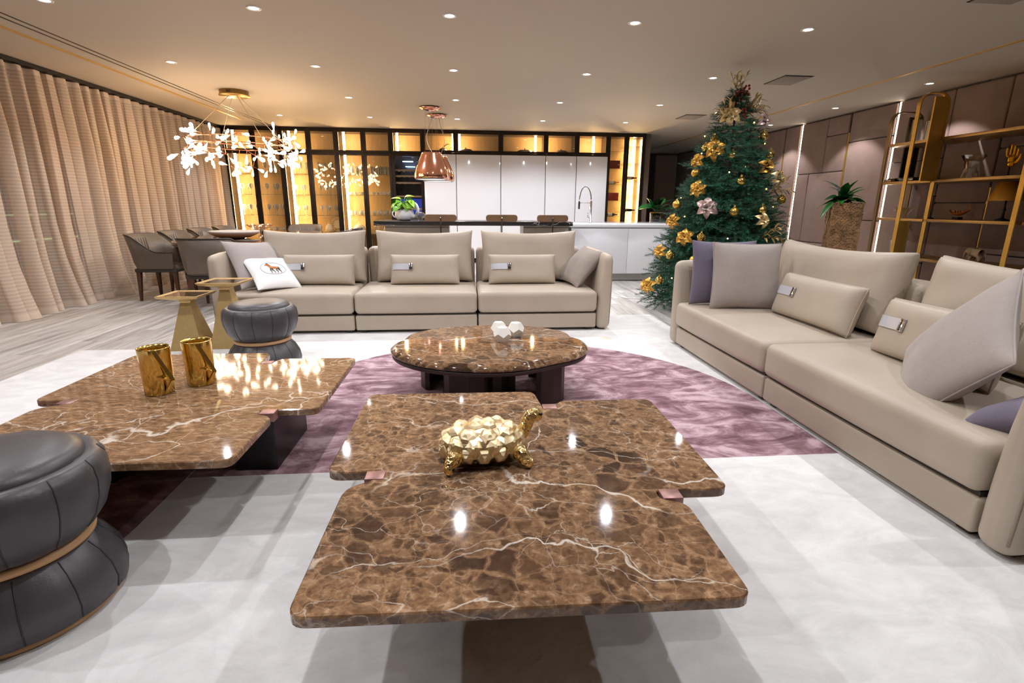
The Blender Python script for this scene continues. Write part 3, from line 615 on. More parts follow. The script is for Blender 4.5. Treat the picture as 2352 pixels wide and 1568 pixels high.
def blackstone():
    m, nt, b = newmat('black_veined_stone'); co = coords(nt, (1, 1.5, 2)); n = nd(nt, 'ShaderNodeTexNoise', i_Scale=1.3, i_Detail=6.0); L(nt, co, n.inputs['Vector'])
    d = math_(nt, 'ABSOLUTE', math_(nt, 'SUBTRACT', n.outputs[0], .5)); L(nt, ramp(nt, d, [(0, srgb(190, 186, 182)), (.004, srgb(60, 58, 58)), (.012, srgb(40, 38, 38))]), b.inputs['Base Color']); b.inputs['Roughness'].default_value = .22; return m
MB().rbox(-1.39, 1.74, 8.42, 9.3, .935, 1.0, .004, 1, 1).obj('counter_slab', blackstone(), t)
for a, b_ in ((-1.27, -.24), (.98, 1.74)):
    c = MB().box(a, b_, 8.76, 9.28, .014, .935).obj('cabinet', grey_taupe, t); MB().box(a+.01, a+(b_-a)*.28, 8.745, 8.76, .1, .89).box(a+(b_-a)*.285, b_-.01, 8.745, 8.76, .1, .89).obj('cabinet_front', grey_taupe, c)
tan_leather = mat('brown_leather', srgb(110, 82, 58), .45, var=(6, .12), bmp=(120, .1))
for i, x in enumerate((-.345, .575, 1.355)):
    t = thing('bar_stool', 'bar stool with brown pill-shaped backrest at the black counter, ' + ('left one, by the crystal jar', 'middle one', 'right one, nearest the tap')[i], 'bar stool', (x, 8.12, 0), group='bar stools at the counter')
    mb = MB(); mb.M = T(0, -.02, 1.06, R(90), 0, 0); mb.prism(rpoly([(-.24, -.052), (.24, -.052), (.24, .052), (-.24, .052)], .05, 6), -.02, .02, .006, .006); mb.obj('backrest', tan_leather, t)
    MB().tube([(0, -.045, 1.06), (0, -.05, .9), (0, -.03, .76)], .009).obj('back_stem', frame_m, t)
    MB().ball((0, -.048, 1.065), .012, 8, 6).obj('rivet', steel, t)
    MB().rbox(-.22, .22, -.02, .38, .74, .80, .028, 3, 2).obj('seat', tan_leather, t)
    for sx in (-1, 1):
        for sy in (0, 1): MB().tube([(sx*.16, .03+.30*sy, .74), (sx*.21, -.02+.40*sy, .0)], .012).obj('leg', frame_m, t)
    MB().tube([(-.19, .0, .28), (.19, .0, .28), (.19, .36, .28), (-.19, .36, .28)], .008, 6, closed=True).obj('footrest', frame_m, t)
# tap
t = thing('kitchen_tap', 'tall chrome spring-neck kitchen tap on the white worktop', 'tap', (2.23, 9.3, .968))
MB().lathe([(.03, 0), (.03, .01), (.02, .015), (.02, .36), (.012, .37)], 14).obj('post', chrome, t)
arc = bez((0, 0, .36), (0, 0, .66), (-.2, 0, .70), (-.21, 0, .36), 22); MB().tube(arc, .011, 8).obj('spring_neck', chrome, t)
MB().lathe([(.012, .36), (.017, .34), (.017, .23), (.01, .225)], 12, (-.21, 0, 0)).obj('spray_head', mat('tap_dark', srgb(60, 60, 64), .3, .6), t); MB().tube([(0, 0, .33), (-.2, 0, .33)], .006).obj('holder_arm', chrome, t); MB().tube([(-.02, 0, .08), (-.05, 0, .09), (-.055, 0, .16)], .009).obj('lever', chrome, t)
# leaf helper used by the plants
def leaf_mesh(name, ln, wd, m, bend=.35, fold_=.25, nseg=7, heart=False):
    P = []
    for i in range(nseg+1):
        u = i/nseg; w = wd*(math.sin(math.pi*min(1, u*.93+.07))**.75)*(1-u*.15)
        if heart: w = wd*(math.sin(math.pi*(u**.62))**.8 if 0 < u < 1 else .06)
        if i == nseg: w = wd*.02
        zc = -bend*ln*u*u
        P.append([(s*w*.5, ln*u*(1-.1*bend*u), zc + abs(s)*w*fold_*.5) for s in (-1, -.5, 0, .5, 1)])
    return MB().grid(P).mesh(name, m)
def leafm(name, a, b_, rough=.35):
    m, nt, b = newmat(name); oi = nd(nt, 'ShaderNodeObjectInfo'); co = coords(nt, (6, 3, 1)); n = nd(nt, 'ShaderNodeTexNoise', i_Scale=4.0); L(nt, co, n.inputs['Vector'])
    f = math_(nt, 'ADD', math_(nt, 'MULTIPLY', oi.outputs['Random'], .75), math_(nt, 'MULTIPLY', n.outputs[0], .25)); L(nt, ramp(nt, f, [(.1, a), (.9, b_)]), b.inputs['Base Color']); b.inputs['Roughness'].default_value = rough
    b.inputs['Subsurface Weight'].default_value = 0.0; return m
fresh = leafm('fresh_leaf', srgb(74, 142, 30), srgb(164, 214, 58)); deep = leafm('deep_leaf', srgb(18, 62, 34), srgb(52, 128, 48), .3); dkleaf = leafm('dark_leaf', srgb(14, 44, 24), srgb(36, 104, 48), .25)
def plant(t, meshes, n, z, r, tilt, seed, stem=None, sc=(.7, 1.15), zj=.03, stemm=None):
    q = random.Random(seed)
    for i in range(n):
        a = 2*math.pi*(i*.381966) + q.uniform(-.3, .3); f = (i+.5)/n; el = R(tilt[0] + (tilt[1]-tilt[0])*f + q.uniform(-8, 8)); rr = r*math.sqrt(f)
        p = Vector((rr*math.cos(a), rr*math.sin(a), z + q.uniform(-zj, zj) + (stem or 0)*(1-.35*f)*q.uniform(.75, 1.1)))
        s = q.uniform(*sc); link('leaf', q.choice(meshes), t, p, (el, q.uniform(-.3, .3), a-math.pi/2), (s, s, s))
        if stem: MB().tube([(p.x*.25, p.y*.25, z-.03), (p.x*.6, p.y*.6, (z+p.z)/2), tuple(p)], .004, 5).obj('stalk', stemm or meshes[0].materials[0], t)
t = thing('teapot_planter', 'glossy white teapot planter with a lime-green leafy plant on the black counter', 'planter', (-.945, 8.72, 1.0))
MB().lathe([(.08, 0), (.125, .03), (.15, .09), (.14, .15), (.115, .185), (.10, .185), (.12, .14), (.12, .06), (.05, .03)], 26, cap1=False).obj('pot', white_gloss, t)
MB().tube(bez((.12, -.02, .06), (.26, -.03, .06), (.22, -.04, .26), (.17, -.04, .27), 12), [.034-.0012*i for i in range(13)], 10).obj('spout', white_gloss, t); MB().tube(bez((-.12, 0, .16), (-.22, 0, .16), (-.2, 0, .05), (-.13, 0, .05), 10), .012).obj('handle', white_gloss, t)
MB().lathe([(.1, .17), (.001, .172)], 16, cap0=False).obj('soil', mat('soil', srgb(50, 38, 28), .9), t)
hl = [leaf_mesh('heart_leaf', .125, .125, fresh, .5, .12, 8, True), leaf_mesh('heart_leaf_b', .11, .11, fresh, .25, .15, 8, True)]
plant(t, hl, 46, .17, .15, (30, -58), 5, stem=.15, sc=(.8, 1.25), zj=.05)
t = thing('crystal_jar', 'lidded cut-crystal jar on the black counter beside the teapot planter', 'jar', (-.69, 8.62, 1.0))
MB().lathe([(.04, 0), (.03, .015), (.05, .04), (.085, .08), (.09, .095), (.08, .095), (.045, .05)], 12, cap1=False, smooth=False).obj('bowl', crystal, t); MB().lathe([(.092, .098), (.06, .125), (.02, .14), (.012, .15), (.02, .165), (.012, .185), (.001, .19)], 12, smooth=False).obj('lid', crystal, t)
tag(MB().lathe([(.06, 0), (.10, .03), (.115, .075), (.11, .075), (.09, .03)], 22).obj('dark_bowl', mat('midnight_ceramic', srgb(24, 28, 48), .2), None, (-.55, 8.98, 1.0)), 'dark blue bowl on the counter behind the crystal jar', 'bowl')
# ------------------------------------------------------------------ copper pendants over the counter
for k, (x, y) in enumerate(((-.515, 9.2), (-.44, 9.92))):
    t = thing('pendant_lamp', 'copper bell pendant with glossy reflections, ' + ('the nearer and fuller view of the pair' if k == 0 else 'mostly hidden behind the nearer one'), 'pendant lamp', (x, y, 0), group='copper bell pendants')
    MB().lathe([(.285, 1.665), (.29, 1.70), (.285, 1.75), (.26, 1.84), (.21, 1.95), (.172, 2.03), (.16, 2.075), (.15, 2.085), (.15, 2.08), (.2, 1.94), (.25, 1.83), (.275, 1.74), (.278, 1.675)], 40).obj('shade', copper, t)
    MB().lathe([(.278, 1.668), (.262, 1.655), (.262, 1.668)], 36, cap0=False).obj('rim', mat('pendant_rim', srgb(214, 214, 218), .3, .4), t)
    MB().lathe([(.258, 1.664), (.001, 1.664)], 30, cap0=False).obj('diffuser', emit('pendant_glow%d' % k, (1, .97, .94), 1.2), t)
    for i in range(14):
        a = 2*math.pi*i/14; MB().ball((.1635*math.cos(a), .1635*math.sin(a), 2.055), .0085, 8, 6).obj('lit_hole_dot', gold, t)  # bright gold balls stand in for small vent holes lit from inside
    for i in range(3):
        a = 2*math.pi*i/3+.4; MB().tube([(.14*math.cos(a), .14*math.sin(a), 2.08), (.1*math.cos(a), .1*math.sin(a), CEIL-.03)], .0016, 4).obj('suspension_wire', steel, t)
    MB().tube(bez((.03, 0, CEIL-.03), (.06, 0, 2.45), (-.2+.42*k, 0, 2.4), (.02, 0, 2.08), 18), .005, 6).obj('cord', mat('pale_cord', srgb(210, 200, 190), .6), t)
    MB().lathe([(.02, CEIL-.001), (.17, CEIL-.012), (.175, CEIL-.02), (.10, CEIL-.05), (.02, CEIL-.065), (.001, CEIL-.066)], 30).obj('canopy', copper, t)
# ------------------------------------------------------------------ branching chandelier
bulb_m = emit('opal_bulb', (1.0, .78, .54), 20.0); rose = mat('rose_gold', srgb(214, 150, 120), .25, 1.0)
CH = thing('chandelier', 'round branching rose-gold chandelier with glowing petal bulbs over the dining table', 'chandelier', (-3.19, 8.3, 0))
MB().lathe([(.19, CEIL), (.19, CEIL-.055), (.20, CEIL-.056), (.20, CEIL-.07), (.001, CEIL-.071)], 40).obj('canopy', mat('satin_gold', srgb(206, 170, 110), .3, .9), CH)
for i in range(4): MB().box(-.03+.016*i, -.024+.016*i, -.1915, -.189, CEIL-.045, CEIL-.015).obj('vent', black, CH)
for z, r in ((2.13, .66), (2.05, .62)):
    MB().tube([(r*math.cos(2*math.pi*i/40), r*math.sin(2*math.pi*i/40), z) for i in range(40)], .0075, 6, closed=True).obj('ring', rose, CH)
for i in range(4):
    a = math.pi/4+math.pi/2*i; MB().tube([(.08*math.cos(a), .08*math.sin(a), CEIL-.07), (.66*math.cos(a), .66*math.sin(a), 2.13)], .0035, 5).obj('suspension_wire', mat('white_wire', srgb(225, 205, 180), .4, .3), CH)
bulb = MB(); bulb.lathe([(.003, 0), (.006, .015), (.013, .04), (.022, .065), (.026, .085), (.020, .105), (.001, .114)], 9)
bulb.v = [(x, y*.55, z) for x, y, z in bulb.v]; bulb_me = bulb.mesh('bulb', bulb_m); qr = random.Random(21)
for i in range(42):
    a = 2*math.pi*i/42 + qr.uniform(-.05, .05); low = i % 3 != 0; r0 = .64; z0 = 2.05 if low else 2.13
    out = qr.uniform(-.10, .17); zz = z0 + (qr.uniform(-.26, -.05) if low else qr.uniform(-.05, .07))
    p0 = Vector((r0*math.cos(a), r0*math.sin(a), z0)); p1 = Vector(((r0+out)*math.cos(a+.07), (r0+out)*math.sin(a+.07), zz))
    tips = []; mb = MB().tube([p0, (p0+p1)/2 + Vector((0, 0, -.015)), p1], .0035, 5)
    for k in range(3):
        d = Vector((qr.uniform(-1, 1)+.5*math.cos(a), qr.uniform(-1, 1)+.5*math.sin(a), qr.uniform(-1.1, .9 if not low else .4))).normalized()
        tip = p1 + d*qr.uniform(.04, .12); mb.tube([p1, tip], .0028, 4); tips.append((tip, d))
    tw = mb.obj('twig', rose, CH)
    for tip, d in tips: link('bulb', bulb_me, tw, tip, d.to_track_quat('Z', 'X').to_euler(), (qr.uniform(.85, 1.15),)*3)
# ------------------------------------------------------------------ dining table and chairs
walnut = mat('glossy_walnut', srgb(104, 64, 38), .12, var=(3, .3), scale3=(9, .7, 1), coat=.6)
dk_wood = mat('dark_walnut_leg', srgb(84, 52, 32), .35, var=(5, .2), scale3=(6, 6, 1)); brown_l = mat('chair_leather', srgb(104, 92, 80), .45, var=(8, .1), bmp=(160, .12)); pipe_m = mat('dark_piping', srgb(58, 50, 44), .5)
def sellipse(rx, ry, n=56, e=2.6):
    return [(math.copysign(abs(math.cos(a))**(2/e), math.cos(a))*rx, math.copysign(abs(math.sin(a))**(2/e), math.sin(a))*ry) for a in (2*math.pi*i/n for i in range(n))]
t = thing('dining_table', 'long glossy walnut dining table under the chandelier', 'table', (-3.17, 8.72, 0))
MB().prism(sellipse(.90, 1.78), .70, .76, .006, .03).obj('tabletop', walnut, t); MB().prism(sellipse(.86, 1.7), .755, .7605, 0).obj('inlay', mat('walnut_inlay', srgb(120, 76, 46), .08, var=(2, .3), scale3=(9, .7, 1), coat=.8), t)
for y in (-.85, .85): MB().prism(sellipse(.28, .34, 28), 0, .70, .02).obj('pedestal', mat('pedestal_dark', srgb(40, 32, 28), .3), t)
def shell_path(n=26, w=.29, d=.27, r=.16):
    # U in plan: arm front left -> back -> arm front right; front is +y
    pts = [(-w, d)]; pts += [(-w, d-.02-(2*d-r-.02)*i/6) for i in range(1, 7)]
    pts += [(-w+r-r*math.cos(math.pi/2*i/6), -d+r-r*math.sin(math.pi/2*i/6)) for i in range(1, 7)]
    pts += [(-w+r+(2*w-2*r)*i/6, -d) for i in range(1, 7)]
    left = pts[:]; k = [(-x, y) for x, y in reversed(pts[:13])]
    return left + k[0:] if False else left[:19] + [(-x, y) for x, y in reversed(left[:13])][1:]
SP = shell_path()
def chair_meshes():
    V, n = [], len(SP); outer, inner = [], []
    for i, (x, y) in enumerate(SP):
        back = max(0, min(1, (.10-y)/.32)); top = .635 + .215*(back*back*(3-2*back)); lean = 1.0
        nx, ny = x/.29, y/.27; ln = math.hypot(nx, ny) or 1; nx, ny = nx/ln, ny/ln
        outer.append([(x*.93, y*.93, .42), (x+.004*nx, y+.004*ny, .50), (x+.018*nx, y+.02*ny, .62), (x+.03*nx, y+(.03+.05*back)*ny, top)])
        inner.append([(x-.045*nx, y-.045*ny, .43), (x-.04*nx, y-.045*ny, .55), (x-.028*nx, y-.03*ny, .64), (x+.012*nx, y+(.0+.05*back)*ny, top+.004)])
    mb = MB(); mb.grid([[c[j] for j in range(4)] + [inner[i][j] for j in (3, 2, 1, 0)] for i, c in enumerate(outer)], True)
    for k in (0, n-1):
        q = [outer[k][j] for j in range(4)] + [inner[k][j] for j in (3, 2, 1, 0)]; mb.add(q, [tuple(range(8)) if k == n-1 else tuple(reversed(range(8)))], False)
    shell = mb.mesh('shell', brown_l); rim = MB().tube([tuple(Vector(o[3])+Vector((0, 0, .003))) for o in outer], .008, 6).mesh('piping', pipe_m)
    seat = MB().rbox(-.235, .235, -.20, .30, .40, .475, .03, 3, 2).mesh('seat', brown_l); base = MB().rbox(-.255, .255, -.235, .285, .375, .425, .012, 2, 1).mesh('seat_base', pipe_m)
    legs = [MB().rings([[(sx*.235+a*.013, sy+b_*.013, 0) for a, b_ in ((-1,-1),(1,-1),(1,1),(-1,1))], [(sx*.21+a*.026, sy*.92+b_*.026, .39) for a, b_ in ((-1,-1),(1,-1),(1,1),(-1,1))]], smooth=False).mesh('leg', dk_wood) for sx, sy in ((-1, -.22), (1, -.22), (-1, .26), (1, .26))]
    ribs = MB()
    for i in range(7): ribs.tube([(-.15+.05*i, -.215+.004*abs(i-3), .5), (-.15+.05*i, -.235, .65), (-.165+.055*i, -.268, .80)], .0065, 5)
    return shell, rim, seat, base, legs, ribs.mesh('pleats', brown_l)
CM = chair_meshes()
def chair(x, y, rz, label):
    t = thing('dining_chair', label, 'chair', (x, y, 0), (0, 0, rz), 'leather dining chairs'); s = link('shell', CM[0], t); link('piping', CM[1], s); link('pleats', CM[5], s); link('seat', CM[2], t); link('seat_base', CM[3], t)
    for l in CM[4]: link('leg', l, t)
    return t
chair(-4.02, 7.42, R(-90), 'brown leather armchair on the curtain side, nearest the camera'); chair(-4.05, 8.24, R(-90), 'second brown leather armchair along the curtain side of the table'); chair(-4.05, 9.06, R(-90), 'third brown leather armchair along the curtain side of the table'); chair(-4.05, 9.92, R(-90), 'farthest brown leather armchair along the curtain side, behind the grey bowl')
cb = chair(-3.05, 6.72, R(4), 'brown leather armchair seen from behind at the near end of the table'); MB().rbox(-.20, .20, -.285, -.262, .44, .60, .05, 3, 1).obj('back_pocket', brown_l, cb); 
chair(-3.12, 10.72, R(180), 'pleated leather armchair at the far end of the table, facing the camera'); chair(-2.1, 9.35, R(90), 'leather armchair on the sofa side of the table, farther one'); chair(-2.1, 8.45, R(90), 'leather armchair on the sofa side of the table, nearer one, partly behind cushions')
stone_m = mat('grey_stone_bowl', srgb(176, 172, 170), .5, var=(20, .06))
tag(MB().lathe([(.12, 0), (.20, .012), (.30, .055), (.335, .085), (.335, .105), (.31, .108), (.25, .07), (.001, .045)], 40).obj('stone_bowl', stone_m, None, (-3.32, 8.05, .7606)), 'wide shallow pale grey bowl on the dining table', 'bowl')
tag(MB().lathe([(.16, 0), (.16, .004), (.001, .0045)], 30).obj('placemat', mat('dark_mat', srgb(52, 46, 44), .6), None, (-2.95, 7.55, .7606)), 'dark round mat on the near end of the dining table', 'mat')
mb = MB(); pf = [(.05, 0), (.04, .01), (.012, .03), (.012, .07), (.05, .09), (.13, .13), (.19, .175), (.183, .178), (.12, .138), (.04, .10)]
mb.lathe(pf, 36, cap1=False, smooth=False, rad=lambda a, z: 1+(.07*math.cos(12*a) if z > .12 else 0)); tag(mb.obj('glass_bowl', crystal, None, (-3.16, 8.62, .7606)), 'footed scalloped crystal bowl on the dining table behind the grey bowl', 'bowl')

# ------------------------------------------------------------------ cushions
def pillow_fn(w, h, t, p=3.0, pinch=.05, wr=.0, seed=0, top_sag=0.0, box=.0):
    def S(u, v, side):
        eu, ev = 1-abs(u)**p, 1-abs(v)**p
        th = t/2*(max(0, eu*ev)**.55*(1-box) + box*min(1, 4*min(eu, ev)))
        x = w/2*u*(1-pinch*(1-v*v)*u*u); z = h/2*v*(1-pinch*(1-u*u)*v*v) + h/2
        if v > 0: z -= top_sag*(1-u*u)*v
        nn = noise.noise(Vector((x*6+seed*3.7, z*6, seed)))*wr + noise.noise(Vector((x*17+seed, z*15, seed+5)))*wr*.4
        return Vector((x, side*(th+nn*min(1, eu*3)*min(1, ev*3)), z))
    return S
def pillow_mesh(name, S, m, n=16):
    mb = MB(); cs = [-math.cos(math.pi*i/n) for i in range(n+1)]
    V, F, idx = [], [], {}
    for side in (-1, 1):
        for i, u in enumerate(cs):
            for j, v in enumerate(cs):
                edge = i in (0, n) or j in (0, n); k = (i, j, 0 if edge else side)
                if k not in idx: idx[k] = len(V); p = S(u, v, side); V.append(Vector((p.x, 0, p.z)) if edge else p)
        g = lambda i, j: idx[(i, j, 0 if i in (0, n) or j in (0, n) else side)]
        for i in range(n):
            for j in range(n):
                q = (g(i, j), g(i+1, j), g(i+1, j+1), g(i, j+1)); F.append(q if side < 0 else q[::-1])
    mb.add(V, F); return mb.mesh(name, m)
def edge_pipe(S, m, t, r=.005):
    c = [(-1+2*i/14, -1) for i in range(14)] + [(1, -1+2*i/14) for i in range(14)] + [(1-2*i/14, 1) for i in range(14)] + [(-1, 1-2*i/14) for i in range(14)]
    return MB().tube([Vector((S(u, v, 1).x, 0, S(u, v, 1).z)) for u, v in c], r, 6, closed=True).obj('piping', m, t)
lilac = fabric('lilac_grey_cloth', srgb(170, 160, 156)); taupe_cloth = fabric('taupe_velvet', srgb(150, 138, 128)); violet = fabric('violet_satin', srgb(112, 104, 120)); white_cl = mat('white_cotton', srgb(238, 236, 234), .8, bmp=(300, .15))
grey_cl = fabric('warm_grey_linen', srgb(164, 153, 146)); strap_m = mat('silver_strap', srgb(196, 196, 202), .35, .1)
def cushion(name, label, w, h, t, m, loc, rot, p=3.0, pinch=.05, wr=.006, seed=0, sag=0.0, box=0.0, pipe=None, group=None, n=16):
    S = pillow_fn(w, h, t, p, pinch, wr, seed, sag, box); o = thing(name, label, 'cushion', loc, rot, group); link('cover', pillow_mesh('cover', S, m, n), o)
    if pipe: edge_pipe(S, pipe, o)
    return o, S
def back_cushion(label, w, loc, rot, seed, h=.56, t=.25):
    return cushion('back_cushion', label, w, h, t, taupe, loc, rot, 6.0, .035, .014, seed, .028, .35, None, 'large leather back cushions', 18)
def lumbar(label, loc, rot, seed, w=.72, h=.315, strap=(-1, -.40)):
    o, S = cushion('lumbar_pillow', label, w, h, .16, taupe, loc, rot, 5.0, .03, .006, seed, 0, .3, taupe, 'leather lumbar pillows with straps')
    u0, u1 = strap; P = []
    for i in range(9):
        u = u0 + (u1-u0)*i/8; P.append([S(max(-.998, u), v, -1)+Vector((0, -.006 if u > -.99 else 0, 0)) for v in (-.06, .04, .14, .24, .34)])
    st = MB().grid(P).obj('strap', strap_m, o); c = S(u1, .14, -1)
    MB().rbox(c.x-.018, c.x+.018, c.y-.014, c.y-.002, c.z-.036, c.z+.036, .003, 1, 1).obj('buckle', chrome, st); MB().box(c.x-.006, c.x+.002, c.y-.0155, c.y-.013, c.z-.032, c.z+.032).obj('buckle_bar', black, st)
    return o

# ------------------------------------------------------------------ sofas
def seat_f(p, h):
    u, v = p.x/h[0], p.y/h[1]
    if p.z > 0: p.z += .016*(1-u**4)*(1-v**4)
    if p.y < -h[1]*.8: p.y -= .008*(1-u**4)
    return p
def sofa(name, label, loc, rz, mods, depth=1.06, arm=.14, backh=.78):
    """front edge on y=0 looking to -y, x from 0; mods = module widths; arms outside"""
    t = thing(name, label, 'sofa', loc, (0, 0, rz)); x = 0.0; tot = sum(mods)
    for i, w in enumerate(mods):
        MB().rbox(x+.006, x+w-.006, .012, depth-.14, .028, .178, .018, 3, 2).obj('base', taupe, t)
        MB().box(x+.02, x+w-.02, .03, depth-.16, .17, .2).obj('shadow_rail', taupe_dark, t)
        MB().rbox(x+.004, x+w-.004, -.012, depth-.22, .195, .405, .045, 4, 8, seat_f).obj('seat_cushion', taupe, t)
        bk = MB().rbox(x+.008, x+w-.008, depth-.20, depth, .04, backh, .06, 4, 3).obj('backrest', taupe, t)
        for fx in (x+.07, x+w-.07):
            for fy in (.08, depth-.2): MB().rbox(fx-.03, fx+.03, fy-.03, fy+.03, .0, .03, .006, 1, 1).obj('foot', taupe_dark, t)
        x += w
    def armf(sg):
        def f(p, h):
            zt = (p.z+h[2])/(2*h[2]); dyn = (p.y+h[1])/(2*h[1])
            # pad bulges inwards in the middle of its height and thins towards the top edge
            d = h[0] - sg*p.x; d *= 1 - .45*zt*zt + .10*math.sin(math.pi*zt); p.x = sg*(h[0]-d) + sg*.010*math.sin(math.pi*zt)
            if zt > .75: p.z -= .05*max(0, (.25-dyn)/.25)**2*h[2]*.9
            return p
        return f
    for sg, xa in ((-1, -arm), (1, tot)):
        F_ = armf(sg); a = MB().rbox(xa, xa+arm, .0, depth-.02, .012, .775, .055, 4, 6, F_).obj('arm', taupe, t)
        h = (arm/2, (depth-.02)/2, .3815); c_ = Vector((xa+arm/2, h[1], .012+h[2])); r_ = .055; e_ = r_*(1-.7071); g_ = r_*(1-.577)
        raw = [(h[0]-e_, -h[1]+e_, -h[2]+r_+ (2*h[2]-2*r_)*i/10) for i in range(11)] + [(h[0]-g_, -h[1]+g_, h[2]-g_)] + [(h[0]-e_, -h[1]+r_+(2*h[1]-2*r_)*i/8, h[2]-e_) for i in range(9)]
        MB().tube([F_(Vector((sg*x, y, z)), h)+c_ for x, y, z in raw], .0055, 6).obj('piping', mat('taupe_piping', srgb(150, 136, 116), .5), a)
        MB().rbox(xa+.04, xa+arm-.04, .08, .14, 0, .04, .006, 1, 1).obj('foot', taupe_dark, t); MB().rbox(xa+.03, xa+arm-.03, depth-.16, depth-.1, 0, .04, .006, 1, 1).obj('foot', taupe_dark, t)
    return t
sofa('sofa', 'three-seat taupe leather sofa facing the camera in front of the kitchen', (-2.255, 5.11, .014), 0, (1.175, 1.205, 1.215))
sofa('sofa', 'two-seat taupe leather sofa along the right, beside the Christmas tree', (1.90, 4.475, .014), R(-90), (1.44, 1.46), 1.16)
# cushions on the far sofa (front towards -y)
SE = .432
back_cushion('large taupe back cushion on the far sofa, left, behind the horse cushion', 1.07, (-1.595, 5.78, SE), (R(-11), 0, 0), 1)
back_cushion('large taupe back cushion on the far sofa, middle', 1.05, (-.43, 5.80, SE), (R(-11), 0, R(.5)), 2); back_cushion('large taupe back cushion on the far sofa, right', 1.07, (.72, 5.80, SE), (R(-11), 0, 0), 3)
lumbar('leather lumbar pillow with grey strap, left one on the far sofa', (-1.51, 5.57, SE), (R(-15), 0, 0), 4); lumbar('leather lumbar pillow with grey strap, middle one on the far sofa', (-.415, 5.56, SE), (R(-15), 0, 0), 5); lumbar('leather lumbar pillow with grey strap, right one on the far sofa', (.617, 5.56, SE), (R(-15), 0, 0), 6)
cushion('throw_pillow', 'lilac-grey throw pillow leaning on the left arm of the far sofa', .56, .56, .17, lilac, (-1.96, 5.40, SE+.0), (R(-37), R(3), R(50)), 2.6, .10, .010, 7)
cushion('throw_pillow', 'taupe velvet throw pillow leaning on the right arm of the far sofa', .48, .48, .16, taupe_cloth, (1.09, 5.50, SE+.01), (R(-40), R(4), R(-75)), 2.6, .10, .018, 8)
hp, HS = cushion('throw_pillow', 'white throw pillow with an oval spotted-horse print, at the left of the far sofa', .45, .45, .13, white_cl, (-1.80, 5.27, SE+.005), (R(-52), R(3), R(44)), 2.8, .07, .008, 9, 0, 0, mat('dark_edge', srgb(90, 80, 72), .7))
# the print: an oval line and a horse, laid on the front of the white pillow
def onp(x, z, lift=.004):
    u, v = x/.225, (z)/.225; p = HS(u, v, -1); return p + Vector((0, -lift, 0))
line_m = mat('print_grey', srgb(120, 124, 134), .8); horse_m = mat('print_ochre', srgb(186, 112, 52), .8, var=(90, .45)); horse_d = mat('print_brown', srgb(70, 52, 44), .8)
MB().tube([onp(-.0+.125*math.cos(a), .005+.082*math.sin(a)) for a in (2*math.pi*i/40 for i in range(40))], .0016, 5, closed=True).obj('print_oval', line_m, hp)
def patch(mb, pts, lift=.005):
    c = Vector((sum(p[0] for p in pts)/len(pts), sum(p[1] for p in pts)/len(pts))); V = [onp(c.x, c.y, lift)] + [onp(x, z, lift) for x, z in pts]
    mb.add(V, [(0, 1+(i+1) % len(pts), 1+i) for i in range(len(pts))] + [(0, 1+i, 1+(i+1) % len(pts)) for i in range(len(pts))][:0], True)
hx = lambda pts: [(.0+x*.115, .012+z*.115) for x, z in pts]
mb = MB(); patch(mb, hx([(-.30, .10), (-.18, .16), (0, .12), (.22, .14), (.36, .12), (.42, .0), (.40, -.14), (.28, -.17), (.1, -.13), (-.12, -.15), (-.26, -.12), (-.34, 0)]))
patch(mb, hx([(-.30, .02), (-.36, .16), (-.46, .34), (-.62, .26), (-.64, .32), (-.5, .44), (-.42, .5), (-.34, .46), (-.24, .3), (-.14, .14)])); mb.obj('print_horse', horse_m, hp)
mb = MB()
for q in ([(-.28, -.12), (-.34, -.3), (-.27, -.42), (-.32, -.62), (-.26, -.62)], [(-.18, -.14), (-.12, -.34), (-.02, -.44), (-.04, -.62), (.03, -.62)], [(.26, -.14), (.18, -.34), (.28, -.46), (.2, -.62), (.26, -.63)], [(.38, -.1), (.44, -.3), (.54, -.42), (.50, -.6), (.57, -.6)], [(.41, .08), (.5, .02), (.53, -.14), (.5, -.24)], [(-.42, .5), (-.3, .44), (-.22, .3), (-.16, .18)]):
    mb.tube([onp(x, z, .005) for x, z in hx(q)], [.0055, .004, .003, .0022, .002][:len(q)], 5)
mb.obj('print_legs', horse_d, hp)
# cushions on the right sofa (front towards -x)
rz = R(-90)
back_cushion('large taupe back cushion on the right sofa, farther one', 1.33, (2.72, 3.72, SE), (R(-12), 0, rz), 11); back_cushion('large taupe back cushion on the right sofa, nearer one', 1.30, (2.74, 2.24, SE), (R(-12), 0, rz), 12)
lumbar('leather lumbar pillow with grey strap, farther one on the right sofa', (2.47, 3.50, SE), (R(-17), 0, rz+R(0)), 13, .84, .33, (-1, -.38)); lumbar('leather lumbar pillow with grey strap, nearer one on the right sofa', (2.39, 2.41, SE), (R(-15), R(-2), rz-R(6)), 14, .80, .33, (-1, -.38))
cushion('throw_pillow', 'warm grey linen throw pillow standing at the far end of the right sofa', .56, .54, .17, grey_cl, (2.30, 4.06, SE), (R(-10), R(1), R(-6)), 3.0, .05, .008, 15, 0, 0, grey_cl)
cushion('throw_pillow', 'violet throw pillow behind the grey one at the far end of the right sofa', .54, .55, .15, violet, (2.20, 4.27, SE-.005), (R(-6), 0, R(-8)), 2.8, .07, .008, 16)
cushion('throw_pillow', 'large warm grey linen throw pillow tipped against the near arm of the right sofa', .66, .62, .17, grey_cl, (2.06, 1.94, SE+.005), (R(-42), R(-47), R(-84)), 2.8, .06, .012, 17, 0, 0, grey_cl)
cushion('throw_pillow', 'dark violet throw pillow tucked under the large grey one by the near arm', .46, .40, .16, violet, (2.20, 1.85, SE-.03), (R(-66), R(0), R(195)), 2.8, .07, .02, 18)

